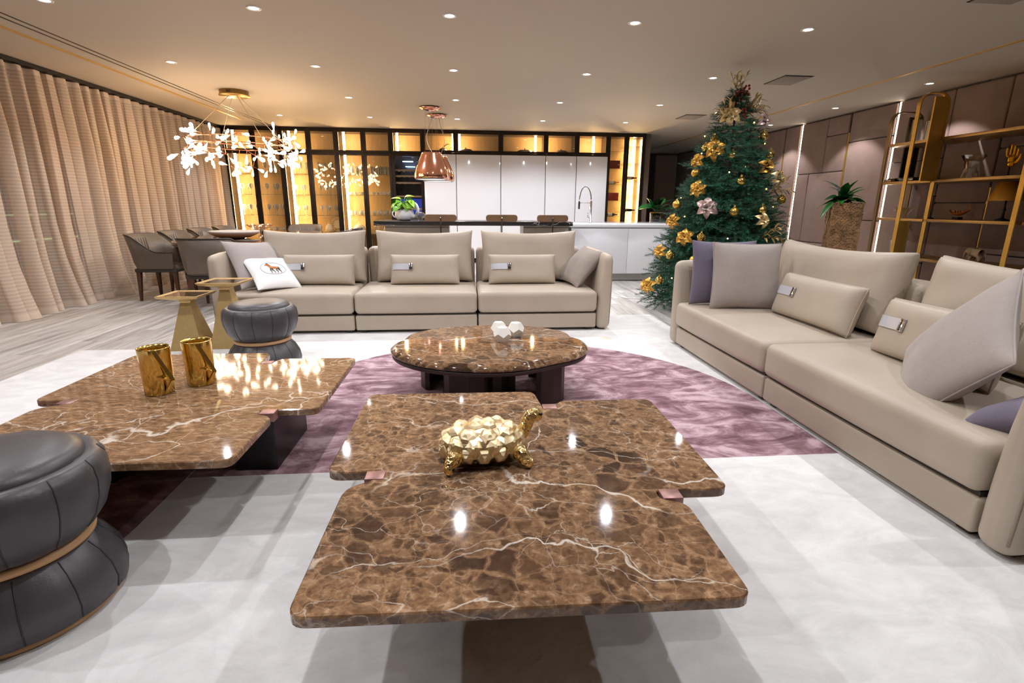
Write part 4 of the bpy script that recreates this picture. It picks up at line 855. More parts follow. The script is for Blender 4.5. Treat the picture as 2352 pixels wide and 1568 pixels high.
# ------------------------------------------------------------------ marble tables
mar1 = marble('emperador_dark', 1.0, .2, (1.3, 4.2, 0), True, .44, .12); mar2 = marble('emperador_streaked', 1.5, .1, (5.3, 1.2, 0), False, .36, .05); mar3 = marble('emperador_round', 1.2, .3, (9.1, 2.2, 0), True, .46, .5)
clip_m = mat('mauve_metal_clip', srgb(158, 118, 112), .35, .5)
def notched(label, loc, rz, m):
    t = thing('coffee_table', label, 'coffee table', loc, (0, 0, rz), 'notched marble coffee tables'); w, nl, nr, H, fr, ln, rn, fn = 1.335, .085, 1.163, 1.42, 1.29, .652, .477, .815
    out = rpoly([(nl, 0, .05), (nr, 0, .05), (nr, rn-.075, .11), (nr-.075, rn-.045, .02), (nr-.075, rn, .005), (w, rn, .05), (w, fr, .05), (fn+.075, fr, .07), (fn+.06, fr-.10, .02), (fn, fr-.10, .005), (fn-.02, H, .05), (0, H, .05), (0, ln, .05), (nl+.085, ln, .005), (nl+.085, ln-.05, .02), (nl, ln-.10, .10)], .03, 6)
    MB().prism(out, .318, .350, .004, .004).obj('marble_top', m, t)
    for (x, y) in ((nl+.085, ln-.024), (nr-.035, rn-.022), (fn+.03, fr-.075)):
        MB().rbox(x-.032, x+.032, y-.028, y+.028, .312, .3525, .002, 1, 1).obj('corner_clip', clip_m, t)
    for (x0, x1, y0, y1) in ((.90, 1.09, .585, 1.05), (.22, .40, .50, 1.0), (.45, .85, 1.02, 1.14)): MB().rbox(x0, x1, y0, y1, 0, .318, .006, 2, 1).obj('leg_panel', black, t)
    return t
notched('notched brown marble coffee table in front, with the gold tortoise', (-.495, 1.0, .014), R(-1.2), mar1); notched('notched streaked brown marble coffee table on the left, with two gold jugs', (-2.005, 1.79, .014), R(-.8), mar2)
# lobed table
def lobed(n=120):
    P = []
    for i in range(n):
        a = 2*math.pi*i/n; x, y = .66*math.cos(a), .55*math.sin(a)
        k = 1.0
        for (aa, dp, wd) in ((R(14), .085, .15), (R(166), .085, .15), (R(-55), .06, .28), (R(100), .05, .28)):
            d = math.atan2(math.sin(a-aa), math.cos(a-aa)); k -= dp*math.exp(-(d/wd)**2)
        P.append((x*k, y*k))
    return P
t = thing('coffee_table', 'lobed round brown marble coffee table with broad dark legs, in front of the far sofa', 'coffee table', (.165, 3.40, .014)); LP = lobed()
mb = MB(); ins = lambda d: [(x*(1-d/.6), y*(1-d/.55)) for x, y in LP]
mb.rings([[(x, y, .300) for x, y in ins(.012)], [(x, y, .306) for x, y in ins(.0)], [(x, y, .318) for x, y in ins(0)], [(x, y, .338) for x, y in ins(.022)], [(x, y, .346) for x, y in ins(.034)]]); mb.obj('marble_top', mar3, t)
dk_metal = mat('dark_umber', srgb(58, 44, 38), .4, .3)
MB().rings([[(x, y, .268) for x, y in ins(.03)], [(x, y, .274) for x, y in ins(.008)], [(x, y, .296) for x, y in ins(.004)], [(x, y, .30) for x, y in ins(.014)]]).obj('edge_rim', dk_metal, t)
for (a, r, w) in ((R(-125), .36, .20), (R(-82), .20, .17), (R(-35), .47, .16), (R(30), .46, .16), (R(150), .46, .16), (R(95), .26, .15)):
    c = Vector((r*math.cos(a)*1.15, r*math.sin(a)*.85)); th = math.atan2(c.y*1.1, c.x); mb = MB(); mb.M = T(c.x, c.y, 0, 0, 0, th); outer = [(.022-.10*(v*v), w*.55*v*1.6) for v in (-1, -.6, -.2, .2, .6, 1)]
    mb.prism([(x-.0, y) for x, y in outer] + [(x-.035, y) for x, y in reversed(outer)], 0, .27, .002); mb.obj('leg', dk_metal, t)
# dodecahedra
def dodeca(r):
    bm = bmesh.new(); bmesh.ops.create_icosphere(bm, subdivisions=1, radius=1.0); bm.faces.ensure_lookup_table()
    cen = {f.index: f.calc_center_median().normalized() for f in bm.faces}; V = [cen[i]*r for i in range(len(cen))]; F = []
    for v in bm.verts:
        fs = [f.index for f in v.link_faces]; n_ = v.co.normalized(); ax = n_.orthogonal().normalized(); ay = n_.cross(ax)
        F.append(tuple(sorted(fs, key=lambda k: math.atan2(cen[k].dot(ay), cen[k].dot(ax)))))
    n0 = bm.verts[:][0].co.normalized().copy(); bm.free(); q = n0.rotation_difference(Vector((0, 0, -1))); return MB().add([q @ v for v in V], F, False).mesh('dodecahedron', mat('white_ceramic', srgb(236, 232, 222), .5))
DM = dodeca(.062); dz = -min(v.co.z for v in DM.vertices)
for k, (x, y, a, lb) in enumerate(((.232, 3.56, .3, 'left one at the back'), (.247, 3.40, 1.0, 'front one'), (.350, 3.54, .6, 'right one at the back'))):
    tag(link('dodecahedron', DM, None, (x, y, .014+.346+dz), (0, 0, a)), 'white faceted twelve-sided ornament on the lobed table, ' + lb, 'ornament', 'white faceted ornaments')
# poufs
pouf_l = mat('slate_leather', srgb(72, 69, 71), .38, var=(5, .12), bmp=(140, .12)); tan = mat('tan_leather_band', srgb(196, 152, 106), .45)
def pouf(label, x, y, rz):
    t = thing('pouf', label, 'pouf', (x, y, .014), (0, 0, rz), 'hourglass leather poufs'); NS = 12
    puff = lambda a, z: 1 - .022*abs(math.cos(NS/2*a))**14
    MB().lathe([(.235, .016), (.262, .03), (.268, .07), (.258, .12), (.232, .17), (.202, .205), (.19, .215)], 96, rad=puff).obj('lower_body', pouf_l, t)
    MB().lathe([(.236, 0), (.243, .004), (.243, .018), (.236, .022)], 60).obj('base_band', tan, t); MB().lathe([(.19, .212), (.203, .218), (.205, .234), (.19, .242)], 60).obj('waist_band', tan, t)
    MB().lathe([(.19, .24), (.212, .255), (.243, .30), (.263, .36), (.268, .41), (.262, .455), (.245, .48), (.222, .487), (.205, .475)], 96, rad=puff).obj('upper_body', pouf_l, t)
    MB().lathe([(.212, .462), (.216, .48), (.208, .50), (.18, .516), (.12, .525), (.001, .528)], 60).obj('top_pad', pouf_l, t)
    for pz in ([(.262, .03), (.268, .07), (.258, .12), (.232, .17), (.202, .205)], [(.212, .255), (.243, .30), (.263, .36), (.268, .41), (.262, .455), (.245, .48)]):
        for i in range(NS):
            a = 2*math.pi*i/NS; MB().tube([((r*.981)*math.cos(a), (r*.981)*math.sin(a), z) for r, z in pz], .0022, 5).obj('seam', mat('seam_dark', srgb(50, 48, 50), .6), t)
pouf('slate leather pouf with tan bands at the left front corner, cut by the frame', -1.395, 1.525, .1); pouf('slate leather pouf with tan band in front of the far sofa', -1.56, 4.06, .13)
# pedestal side tables
def pedestal(label, x, y, h, z0):
    t = thing('side_table', label, 'side table', (x, y, z0), (0, 0, R(-1)), 'gold pedestal side tables'); sq = lambda a, z: [(-a, -a, z), (a, -a, z), (a, a, z), (-a, a, z)]
    MB().rings([sq(.138, 0), sq(.042, h-.075)], smooth=False).obj('column', champagne, t); MB().rings([sq(.042, h-.075), sq(.048, h-.062), sq(.048, h-.055), sq(.16, h-.022), sq(.172, h-.006), sq(.172, h), sq(.160, h), sq(.155, h-.007)], smooth=False).obj('tray', champagne, t)
    MB().box(-.154, .154, -.154, .154, h-.010, h-.006).obj('mirror_top', mat('bronze_mirror', srgb(150, 112, 74), .04, .9), t)
pedestal('shorter gold pedestal side table with mirrored square top, left of the pair', -2.40, 4.70, .495, .0); pedestal('taller gold pedestal side table with mirrored square top, right of the pair', -2.085, 4.75, .585, .014)
# gold jugs
def jug(label, x, y, rz):
    t = thing('jug', label, 'jug', (x, y, .3645), (0, 0, rz), 'gold jugs'); MB().lathe([(.060, 0), (.063, .003), (.068, .222), (.068, .226), (.063, .226), (.062, .21), (.058, .008), (.001, .008)], 48).obj('body', gold, t)
    def bar(p, q, w=.009):
        p, q = Vector(p), Vector(q); d = (q-p).normalized(); a = Vector((0, 1, 0)); b_ = d.cross(a).normalized(); return MB().rings([[p+a*w*s+b_*.004*k for s, k in ((-1,-1),(1,-1),(1,1),(-1,1))], [q+a*w*s+b_*.004*k for s, k in ((-1,-1),(1,-1),(1,1),(-1,1))]], smooth=False)
    pc = lambda r, d, z: (r*math.cos(R(d)), r*math.sin(R(d)), z); mid = pc(.100, 6, .075)
    bar(pc(.069, -30, .220), mid).obj('handle', gold, t); bar(mid, pc(.062, -6, .008)).obj('handle', gold, t); bar(mid, pc(.063, -28, .092), .006).obj('handle_strut', gold, t)
jug('polished gold jug with an angular handle, nearer one on the left table', -1.475, 2.52, R(-32)); jug('polished gold jug with an angular handle, farther one on the left table', -1.34, 2.645, R(-32))
# tortoise
tg = mat('nugget_gold', srgb(252, 234, 190), .2, 1.0, bmp=(90, .35))
def bumpy_gold():
    m, nt, b = newmat('hammered_gold'); co = coords(nt); v = nd(nt, 'ShaderNodeTexVoronoi', i_Scale=75.0); L(nt, co, v.inputs['Vector']); b.inputs['Base Color'].default_value = srgb(246, 218, 150); b.inputs['Metallic'].default_value = 1; b.inputs['Roughness'].default_value = .14
    bump(nt, b, v.outputs['Distance'], .9, .006); return m
bg = bumpy_gold(); t = thing('tortoise_figurine', 'shiny gold tortoise figurine with faceted shell on the front marble table', 'figurine', (.055, 1.735, .3645), (0, 0, R(9)))
ex, ey, ez, zc = .150, .112, .076, .056
sh = MB(); RR = []
for i in range(9):
    e = R(-14 + 104*i/8); RR.append([(ex*math.cos(e)*math.cos(2*math.pi*j/28), ey*math.cos(e)*math.sin(2*math.pi*j/28), zc+ez*math.sin(e)) for j in range(28)])
sh.rings(RR); SHL = sh.obj('shell', tg, t)
sc_me = MB(); hexa = lambda r, z: [(r*math.cos(math.pi/3*i), r*math.sin(math.pi/3*i), z) for i in range(6)]
sc_me.rings([hexa(1.0, -.25), hexa(.98, .0), hexa(.74, .28), hexa(.52, .40), hexa(.22, .62)], smooth=False); sc_me = sc_me.mesh('scute', tg)
for (e, n, off, s) in ((-4, 15, 0, .030), (22, 12, .3, .031), (48, 8, .1, .034), (78, 4, .4, .030)):
    for i in range(n):
        a = 2*math.pi*(i+off)/n; ee = R(e); p = Vector((ex*math.cos(ee)*math.cos(a), ey*math.cos(ee)*math.sin(a), zc+ez*math.sin(ee))); nn = Vector((p.x/ex**2, p.y/ey**2, (p.z-zc)/ez**2)).normalized()
        link('scute', sc_me, SHL, p, nn.to_track_quat('Z', 'Y').to_euler(), (s, s, s*.8))
MB().ball((0, 0, .046), 1, 24, 8, (.128, .098, .018)).obj('belly', gold, t)
skin('neck_and_head', [(.09, -.005, .055), (.132, -.008, .066), (.156, -.01, .094), (.163, -.01, .126), (.176, -.012, .150), (.205, -.014, .150), (.222, -.015, .143)], [(i, i+1) for i in range(6)], [.034, .029, .025, .026, .031, .027, .014], bg, t)
for (x, y, fx, fy) in ((-.10, -.075, -.145, -.115), (.105, -.075, .135, -.12), (-.10, .075, -.14, .115), (.105, .075, .14, .115)):
    skin('leg', [(x, y, .06), ((x+fx)/2, (y+fy)/2-.004, .042), (fx, fy, .018), (fx+.02, fy-.012, .013)], [(0, 1), (1, 2), (2, 3)], [.034, .029, .023, .017], bg, t)
for s in (-1, 1): MB().ball((.207, -.014+s*.023, .160), .006, 8, 6).obj('eye', black, t)
skin('tail', [(-.135, 0, .05), (-.16, -.004, .04)], [(0, 1)], [.012, .006], bg, t, 1)
# ------------------------------------------------------------------ Christmas tree
needle = mat('spruce_needles', srgb(30, 92, 70), .5, var=(3.0, .45)); needle_l = mat('spruce_needles_light', srgb(52, 118, 74), .5, var=(3.0, .35)); bark = mat('tree_bark', srgb(70, 52, 38), .8)
qt = random.Random(4)
def branch_mesh(seed):
    q = random.Random(seed); V, F, MI = [], [], []
    def twig(p, d, ln, nn):
        d = d.normalized(); e = p+d*ln; mid = (p+e)/2
        a = d.orthogonal().normalized(); b_ = d.cross(a)
        o = len(V)
        for pp, r in ((p, .004), (e, .0015)):
            for k in range(3): V.append(pp+(a*math.cos(2.1*k)+b_*math.sin(2.1*k))*r)
        for k in range(3): F.append((o+k, o+(k+1) % 3, o+3+(k+1) % 3, o+3+k)); MI.append(2)
        for i in range(nn):
            f = .08+.95*i/nn; th = i*2.4+q.uniform(0, .5); s = p+d*ln*min(f, 1); ou = (a*math.cos(th)+b_*math.sin(th)); nd_ = (d*.75+ou*.85).normalized(); l_ = q.uniform(.032, .05)*(1 if f < .9 else .8)
            w = nd_.cross(d).normalized()*.0032; o = len(V); V.extend([s-w, s+w, s+nd_*l_+w*.3, s+nd_*l_-w*.3]); F.append((o, o+1, o+2, o+3)); MI.append(0 if q.random() < .72 else 1)
    main = Vector((0, 1, -.06)); 
    twig(Vector((0, 0, 0)), main, 1.0, 70)
    for k in range(13):
        f = .22+.75*k/13; sd = 1 if k % 2 else -1; ln = (.42*(1-f)+.16)*q.uniform(.8, 1.15)
        twig(Vector((0, f, -.06*f)), Vector((sd*q.uniform(.55, .95), .75, q.uniform(-.2, .45))), ln, int(20+55*ln))
        if ln > .28:
            p = Vector((0, f, -.06*f))+Vector((sd*.7, .75, .1)).normalized()*ln*.5
            twig(p, Vector((sd*.2, 1, q.uniform(-.1, .5))), ln*.55, 22); twig(p, Vector((sd*1, .25, q.uniform(-.3, .3))), ln*.5, 20)
    me = bpy.data.meshes.new('branch'); me.from_pydata([tuple(v) for v in V], [], F); me.polygons.foreach_set('material_index', MI)
    for m in (needle, needle_l, bark): me.materials.append(m)
    me.update(); return me
BM_ = [branch_mesh(s) for s in range(5)]
TX, TY = 3.10, 6.15
tree = thing('christmas_tree', 'decorated green Christmas tree between the two sofas, near the kitchen island', 'Christmas tree', (TX, TY, 0))
MB().tube([(0, 0, .05), (0, 0, 1.2), (0, 0, 2.5)], [.03, .022, .008], 8).obj('trunk', bark, tree)
stand = MB()
for i in range(3):
    a = 2*math.pi*i/3+.5; stand.tube([(0, 0, .16), (.18*math.cos(a), .18*math.sin(a), .1), (.34*math.cos(a), .34*math.sin(a), .012)], .012, 6)
stand.lathe([(.035, .08), (.035, .2)], 12).obj('stand', mat('stand_green', srgb(30, 48, 36), .5), tree)
PROF = [(.12, .86), (.5, .82), (.8, .74), (1.2, .63), (1.55, .53), (1.9, .42), (2.2, .28), (2.42, .15), (2.52, .06)]
def trad(z):
    for (a, ra), (b_, rb) in zip(PROF, PROF[1:]):
        if a <= z <= b_: return ra+(rb-ra)*(z-a)/(b_-a)
    return PROF[0][1] if z < .2 else .04
nb = 0; z = .20; ang = 0.0
while z < 2.46:
    r = trad(z); cnt = max(6, int(8+17*r))
    for i in range(cnt):
        ang += 2*math.pi/cnt + qt.uniform(-.1, .1); rr = r*qt.uniform(.86, 1.10); el = R(qt.uniform(-16, 6) + max(0, min(18, (z-2.1)*60))); zz = z+qt.uniform(-.04, .04)
        s = rr/math.cos(el)/1.0; w = max(.42, min(.62, .5*.75/max(r, .3)))
        link('branch', qt.choice(BM_), tree, (0, 0, zz+.05*rr), (el, qt.uniform(-.3, .3), ang-math.pi/2), (max(s*.95, .3), s, max(s*.95, .3))); nb += 1
    ang += .4; z += .068+.045*r
for k in range(3): link('branch', BM_[k], tree, (0, 0, 2.36), (R(62+8*k), 0, k*2.1), (.22, .2, .22))
# fairy lights wound round the tree
fl = thing('fairy_lights', 'string of tiny warm fairy lights wound round the Christmas tree', 'string lights', (TX, TY, 0))
hel = []
for i in range(260):
    f = i/259; zz = .3+2.0*f; r = trad(zz)*.84; hel.append((r*math.cos(17*math.pi*f*1.0), r*math.sin(17*math.pi*f), zz+.02*math.sin(i*.9)))
MB().tube(hel, .0022, 4).obj('wire', mat('green_wire', srgb(20, 50, 34), .5), fl)
lampb = MB().ball((0, 0, 0), .008, 8, 6).mesh('bulb', emit('fairy_glow', (1.0, .72, .22), 7.0))
for i in range(4, 256, 13): link('bulb', lampb, fl, Vector(hel[i])*1.0 + Vector((hel[i][0]*.06, hel[i][1]*.06, 0)))
# ornaments: positions on the tree
matte_gold = mat('matte_gold', srgb(222, 176, 84), .32, .9); leaf_gold = mat('gold_leaf_cloth', srgb(206, 156, 66), .38, .5, var=(25, .2)); pinkish = mat('rose_silver_cloth', srgb(206, 178, 172), .4, .45, var=(25, .15)); pale_gold = mat('pale_gold_cloth', srgb(222, 196, 140), .4, .5, var=(25, .15)); red = mat('red_berry', srgb(150, 24, 20), .25, coat=.4)
ball_s = MB().ball((0, 0, 0), .048, 24, 14).mesh('sphere', gold); ball_m = MB().ball((0, 0, 0), .048, 24, 14).mesh('sphere', matte_gold)
cap_me = MB().lathe([(.014, .045), (.014, .06), (.010, .062)], 10).tube([(.008*math.cos(2*math.pi*i/10), 0, .068+.008*math.sin(2*math.pi*i/10)) for i in range(10)], .0016, 4, closed=True).mesh('cap', gold)
fil = MB(); 
for k in range(9):
    q = Euler((k*1.1, k*.7, k*1.9)).to_matrix(); fil.tube([q @ Vector((.046*math.cos(2*math.pi*i/24), .046*math.sin(2*math.pi*i/24), 0)) for i in range(24)], .0042, 5, closed=True)
fil_me = fil.mesh('open_sphere', gold); inner_me = MB().ball((0, 0, 0), .040, 16, 10).mesh('core', mat('dark_gold_core', srgb(150, 104, 34), .4, .8))
def push(p, d=.06):
    v = Vector((p[0]-TX, p[1]-TY, 0)); return Vector(p) + v.normalized()*(d if p[2] < 1.6 else d*.3)
def bauble(p, kind, where):
    nm = {'s': 'shiny gold ball', 'm': 'matte gold ball', 'f': 'openwork gold ball'}[kind]
    t = thing('bauble', '%s ornament on the tree, %s' % (nm, where), 'ornament', push(p, .10), group='gold ball ornaments'); link('cap', cap_me, t)
    if kind == 'f': link('open_sphere', fil_me, t); link('core', inner_me, t)
    else: link('sphere', ball_s if kind == 's' else ball_m, t)
for p, k, w in (((2.87, 6.07, 1.985), 'f', 'upper left, above the big gold flower'), ((2.80, 6.10, 1.90), 's', 'upper left edge, small, beside the openwork one'), ((2.996, 5.899, 1.80), 's', 'upper middle'), ((3.42, 5.93, 1.82), 's', 'upper right edge'), ((2.68, 6.05, 1.62), 'm', 'left edge below the side flower'), ((3.033, 5.78, 1.517), 's', 'centre, above the matte one'),
               ((2.58, 6.1, 1.27), 'm', 'left edge, level with the pink flower'), ((2.952, 5.678, 1.197), 'm', 'centre, right of the pink flower'), ((3.212, 5.674, 1.216), 's', 'centre right'), ((3.50, 5.86, 1.33), 'f', 'right edge'), ((2.683, 5.724, .922), 'f', 'lower middle, beside a gold flower'), ((2.464, 5.925, .704), 'f', 'lower left'), ((2.603, 5.677, .676), 'm', 'just above the sofa arm'), ((2.358, 5.911, .415), 'f', 'lowest left'), ((3.34, 5.97, 2.02), 's', 'upper right below the pale flower')):
    bauble(p, k, w)
def petal_mesh(name, m, ln=.115, wd=.068):
    P = []
    for i in range(7):
        u = i/6; w = wd*math.sin(math.pi*(u*.9+.08))**.8*(1.0 if i < 6 else .1)
        P.append([(s*w*.5, ln*u*(1-.12*u), .05*math.sin(u*2.4)-.055*u*u+abs(s)*w*.3+.006*math.sin(9*u+s*4)) for s in (-1, -.5, 0, .5, 1)])
    return MB().grid(P).mesh(name, m)
PM = {m.name: petal_mesh('petal', m) for m in (leaf_gold, pinkish, pale_gold)}; bead = MB().ball((0, 0, 0), .006, 8, 6).mesh('bead', gold)
def flower(p, m, s, where, nm):
    d = (Vector((p[0]-TX, p[1]-TY, 0)).normalized()*1.0 + Vector((-.12, -.75, .30))).normalized(); q = d.to_track_quat('Z', 'Y')
    t = thing('poinsettia', '%s poinsettia flower on the tree, %s' % (nm, where), 'artificial flower', push(p, .09)); t.rotation_euler = q.to_euler(); t.scale = (s, s, s); t['group'] = 'fabric poinsettias'
    for ring_, n, tl, sc in ((0, 6, 8, 1.0), (1, 5, 34, .72)):
        for i in range(n): link('petal', PM[m.name], t, (0, 0, .006*ring_), (R(tl + qt.uniform(-9, 9)), 0, 2*math.pi*i/n+.4*ring_ + qt.uniform(-.1, .1)), (sc, sc*qt.uniform(.88, 1.1), sc))
    for i in range(6): link('bead', bead, t, (.012*math.cos(i*1.05), .012*math.sin(i*1.05), .02))
for p, m, s, w, nm in (((2.865, 6.0, 1.864), leaf_gold, 1.25, 'upper left, largest gold one', 'gold'), ((2.761, 5.809, 1.233), pinkish, 1.25, 'middle left', 'silvery pink'), ((2.98, 6.0, 2.22), pale_gold, 1.15, 'near the top, front', 'pale gold'), ((3.32, 6.0, 2.18), pinkish, .95, 'near the top, right edge', 'silvery pink'), ((2.739, 5.968, 1.437), leaf_gold, 1.05, 'left, above the pink flower', 'gold'),
                      ((3.37, 5.92, 1.68), leaf_gold, 1.15, 'right side, upper of two', 'gold'), ((3.44, 5.90, 1.566), pale_gold, 1.05, 'right side, lower of two', 'pale gold'), ((2.579, 5.855, .911), leaf_gold, 1.1, 'lower left, beside an openwork ball', 'gold'), ((2.291, 6.055, .328), leaf_gold, 1.05, 'lowest left edge', 'gold'), ((2.55, 6.1, 1.085), leaf_gold, .95, 'left edge, below the matte ball', 'gold'), ((2.431, 6.12, .73), leaf_gold, .95, 'lower left edge', 'gold'), ((2.72, 6.1, 1.75), leaf_gold, .9, 'left edge, upper', 'gold'), ((3.21, 5.636, 1.108), pale_gold, .9, 'right of centre, below a shiny ball', 'pale gold')):
    flower(p, m, s, w, nm)
sp_leaf = leaf_mesh('spray_leaf', .085, .030, pale_gold, .3, .4, 5)
def spray(p, aim, n, where):
    t = thing('leaf_spray', 'gold glitter leaf spray in the tree, ' + where, 'decoration', p, group='gold leaf sprays'); d = Vector(aim).normalized(); a = d.orthogonal().normalized(); b_ = d.cross(a)
    for k in range(n):
        th = 2*math.pi*k/n; e = (d + (a*math.cos(th)+b_*math.sin(th))*.42).normalized(); MB().tube([(0, 0, 0), e*.11, e*.22+Vector((0, 0, .01))], .002, 4).obj('stem', leaf_gold, t)
        for i in range(7):
            s = e*(.05+.028*i); dd = (e*.9 + (a*math.cos(th+i*2.4)+b_*math.sin(th+i*2.4))*.8).normalized(); link('leaf', sp_leaf, t, s, dd.to_track_quat('Y', 'Z').to_euler(), (1, 1, 1))
spray((3.03, 6.03, 2.20), (-.75, -.35, .5), 8, 'left of the top'); spray((3.16, 6.06, 2.25), (.75, -.3, .55), 7, 'right of the top'); spray((3.1, 6.13, 2.47), (-.1, -.15, 1), 4, 'at the very top'); spray((3.45, 5.85, 1.42), (.9, -.3, .35), 4, 'right edge'); spray((3.28, 5.62, .92), (.6, -.7, .25), 4, 'lower right above the sofa')
def berries(p, where):
    t = thing('berry_sprig', 'sprig of dark red berries in the tree top, ' + where, 'decoration', p, group='red berry sprigs')
    for i in range(9):
        o = Vector((.035*math.cos(i*2.4), .02*math.sin(i*2.4)-.02, -.04+.011*i)); MB().ball(o, .014, 10, 7).obj('berry', red, t)
        if i % 3 == 0: MB().tube([(0, 0, -.06), tuple(o)], .002, 4).obj('stem', bark, t)
berries((3.06, 6.05, 2.44), 'upper left'); berries((3.14, 6.05, 2.50), 'upper right'); berries((3.09, 5.98, 2.25), 'below the middle'); berries((3.0, 6.05, 2.31), 'left')
tag(MB().tube([(1.5, 7.42, .006), (1.75, 7.5, .006), (2.05, 7.62, .006), (2.12, 7.3, .006), (2.25, 7.02, .006), (2.5, 6.95, .006), (2.72, 7.0, .006), (2.78, 6.75, .006), (2.92, 6.3, .006), (3.05, 6.2, .03)], .006, 6).obj('power_cord', mat('white_cord', srgb(235, 235, 235), .5)), 'thin white power cord running along the floor to the tree', 'cord')

# ------------------------------------------------------------------ planters on the right
t = thing('column_planter', 'tall column planter faced with wood chips, holding a green plant behind the right sofa', 'planter', (4.17, 5.55, 0), (0, 0, R(-24))); t.scale = (.84, .84, 1)
MB().rings([[(x*.74, y*.74, z) for x, y in rpoly([(-.2, -.2), (.2, -.2), (.2, .2), (-.2, .2)], .04, 4)] for z in (0, 1.30)]).obj('core', mat('planter_core', srgb(74, 56, 42), .8), t)
chips = MB(); qc = random.Random(8)
per = [(-.16, -.16, .32, 0, 1, 0, 0, -1), (.16, -.16, .32, 0, 0, 1, 1, 0), (.16, .16, .32, 0, -1, 0, 0, 1), (-.16, .16, .32, 0, 0, -1, -1, 0)]
chip_m = mat('wood_chips', srgb(158, 122, 84), .6, var=(14, .5))
for (x0, y0, ln, _, dx, dy, nx, ny) in per:
    for c in range(20):
        z = .0
        while z < 1.29:
            h = qc.uniform(.028, .055); dpt = qc.uniform(.004, .02); u = (c+.5)/20*ln; w = ln/20*.46; cx, cy = x0+dx*u, y0+dy*u
            q = [(cx-dx*w, cy-dy*w), (cx+dx*w, cy+dy*w)]; o = dpt; z1 = min(1.3, z+h-.004)
            b4 = [(q[0][0], q[0][1], z), (q[1][0], q[1][1], z), (q[1][0], q[1][1], z1), (q[0][0], q[0][1], z1)]; f4 = [(p[0]+nx*o*(.6 if k < 2 else 1.2), p[1]+ny*o*(.6 if k < 2 else 1.2), p[2]) for k, p in enumerate(b4)]
            chips.add(b4+f4, [(4, 5, 6, 7), (0, 1, 5, 4), (1, 2, 6, 5), (2, 3, 7, 6), (3, 0, 4, 7)], False); z += h
co_ = chips.obj('chip_facing', chip_m, t); co_['kind'] = 'stuff'
MB().box(-.145, .145, -.145, .145, 1.295, 1.30).obj('soil', mat('soil2', srgb(50, 38, 28), .9), t)
bigl = [leaf_mesh('broad_leaf', .26, .115, deep, .35, .25, 8), leaf_mesh('broad_leaf_b', .30, .10, deep, .75, .3, 8)]
q_ = random.Random(12)
for i in range(22):
    a = q_.uniform(0, 2*math.pi); f = i/22; link('leaf', q_.choice(bigl), t, (.05*math.cos(a)-.02, .05*math.sin(a), 1.31+.03*(1-f)), (R(75-88*f+q_.uniform(-10, 10)), q_.uniform(-.4, .4), a), (q_.uniform(.8, 1.1),)*3)
t = thing('leafy_vase', 'dark glass vase of big glossy leaves at the right end of the island', 'vase', (3.84, 10.45, 0))
MB().lathe([(.2, 0), (.2, .02), (.03, .03), (.03, .86), (.16, .87), (.16, .89)], 20).obj('stand', black, t)
MB().lathe([(.11, .89), (.115, 1.13), (.108, 1.13), (.104, .9)], 24, cap1=False).obj('vase', clear('smoke_glass', (.35, .34, .3), (1, 1, 1), .02, .08, .8, 2.0), t); MB().tube([(.115*math.cos(2*math.pi*i/24), .115*math.sin(2*math.pi*i/24), 1.13) for i in range(24)], .005, 5, closed=True).obj('gold_rim', brass, t)
pall = [leaf_mesh('palm_leaf', .34, .24, dkleaf, .45, .2, 8), leaf_mesh('palm_leaf_b', .30, .13, dkleaf, .2, .3, 8)]
plant(t, pall, 14, 1.12, .09, (78, 12), 6, stem=.12, sc=(.75, 1.05))

# ------------------------------------------------------------------ brass shelves on the panelled wall
sh_m = mat('shelf_brass', srgb(178, 140, 84), .38, .75, var=(12, .1))
t = thing('wall_shelves', 'brass wall shelving with rounded loop frames along the panelled wall', 'shelving')
XF, XW = 5.90, 6.425; ZL = (2.10, 1.60, 1.115, .62)
for z in ZL:
    for (y0, y1) in ((6.40, 7.25), (5.28, 6.36), (2.6, 5.16)): MB().rbox(XF, XW, y0, y1, z-.035, z, .003, 1, 1).obj('shelf', sh_m, t)
def loop(y, x0, x1, z0=0.0, z1=2.60, r=.14, th=.014, wd=.055):
    pts = [(x0, z0)] + [(x0, z1-r)] + [(x0+r-r*math.cos(math.pi/2*i/8), z1-r+r*math.sin(math.pi/2*i/8)) for i in range(1, 9)] + [(x1-r+r*math.sin(math.pi/2*i/8), z1-r+r*math.cos(math.pi/2*i/8)) for i in range(9)] + [(x1, z0)]
    n = len(pts); mb = MB(); RR = []
    for i, (x, z) in enumerate(pts):
        a = Vector(pts[max(i-1, 0)]); b_ = Vector(pts[min(i+1, n-1)]); d = (b_-a).normalized(); nx, nz = -d.y, d.x
        RR.append([(x+nx*th*s, y+wd/2*k, z+nz*th*s) for s, k in ((-.5, -1), (.5, -1), (.5, 1), (-.5, 1))])
    return mb.rings(RR, smooth=False)
loop(7.22, 5.90, 6.36, 0, 2.52).obj('loop_frame', mat('dark_brass', srgb(124, 100, 66), .4, .6), t); MB().box(6.16, 6.35, 7.21, 7.23, 1.6, 2.46).obj('fill_panel', mat('umber_panel', srgb(70, 56, 34), .5, .3), t)
loop(6.38, 5.54, 5.92).obj('loop_frame', brass, t); MB().box(5.73, 5.912, 6.37, 6.39, 1.58, 2.56).obj('fill_panel', brass, t); MB().box(5.55, 5.71, 6.37, 6.39, .0, 1.09).obj('fill_panel', brass, t)
loop(5.22, 5.86, 6.38).obj('loop_frame', brass, t)
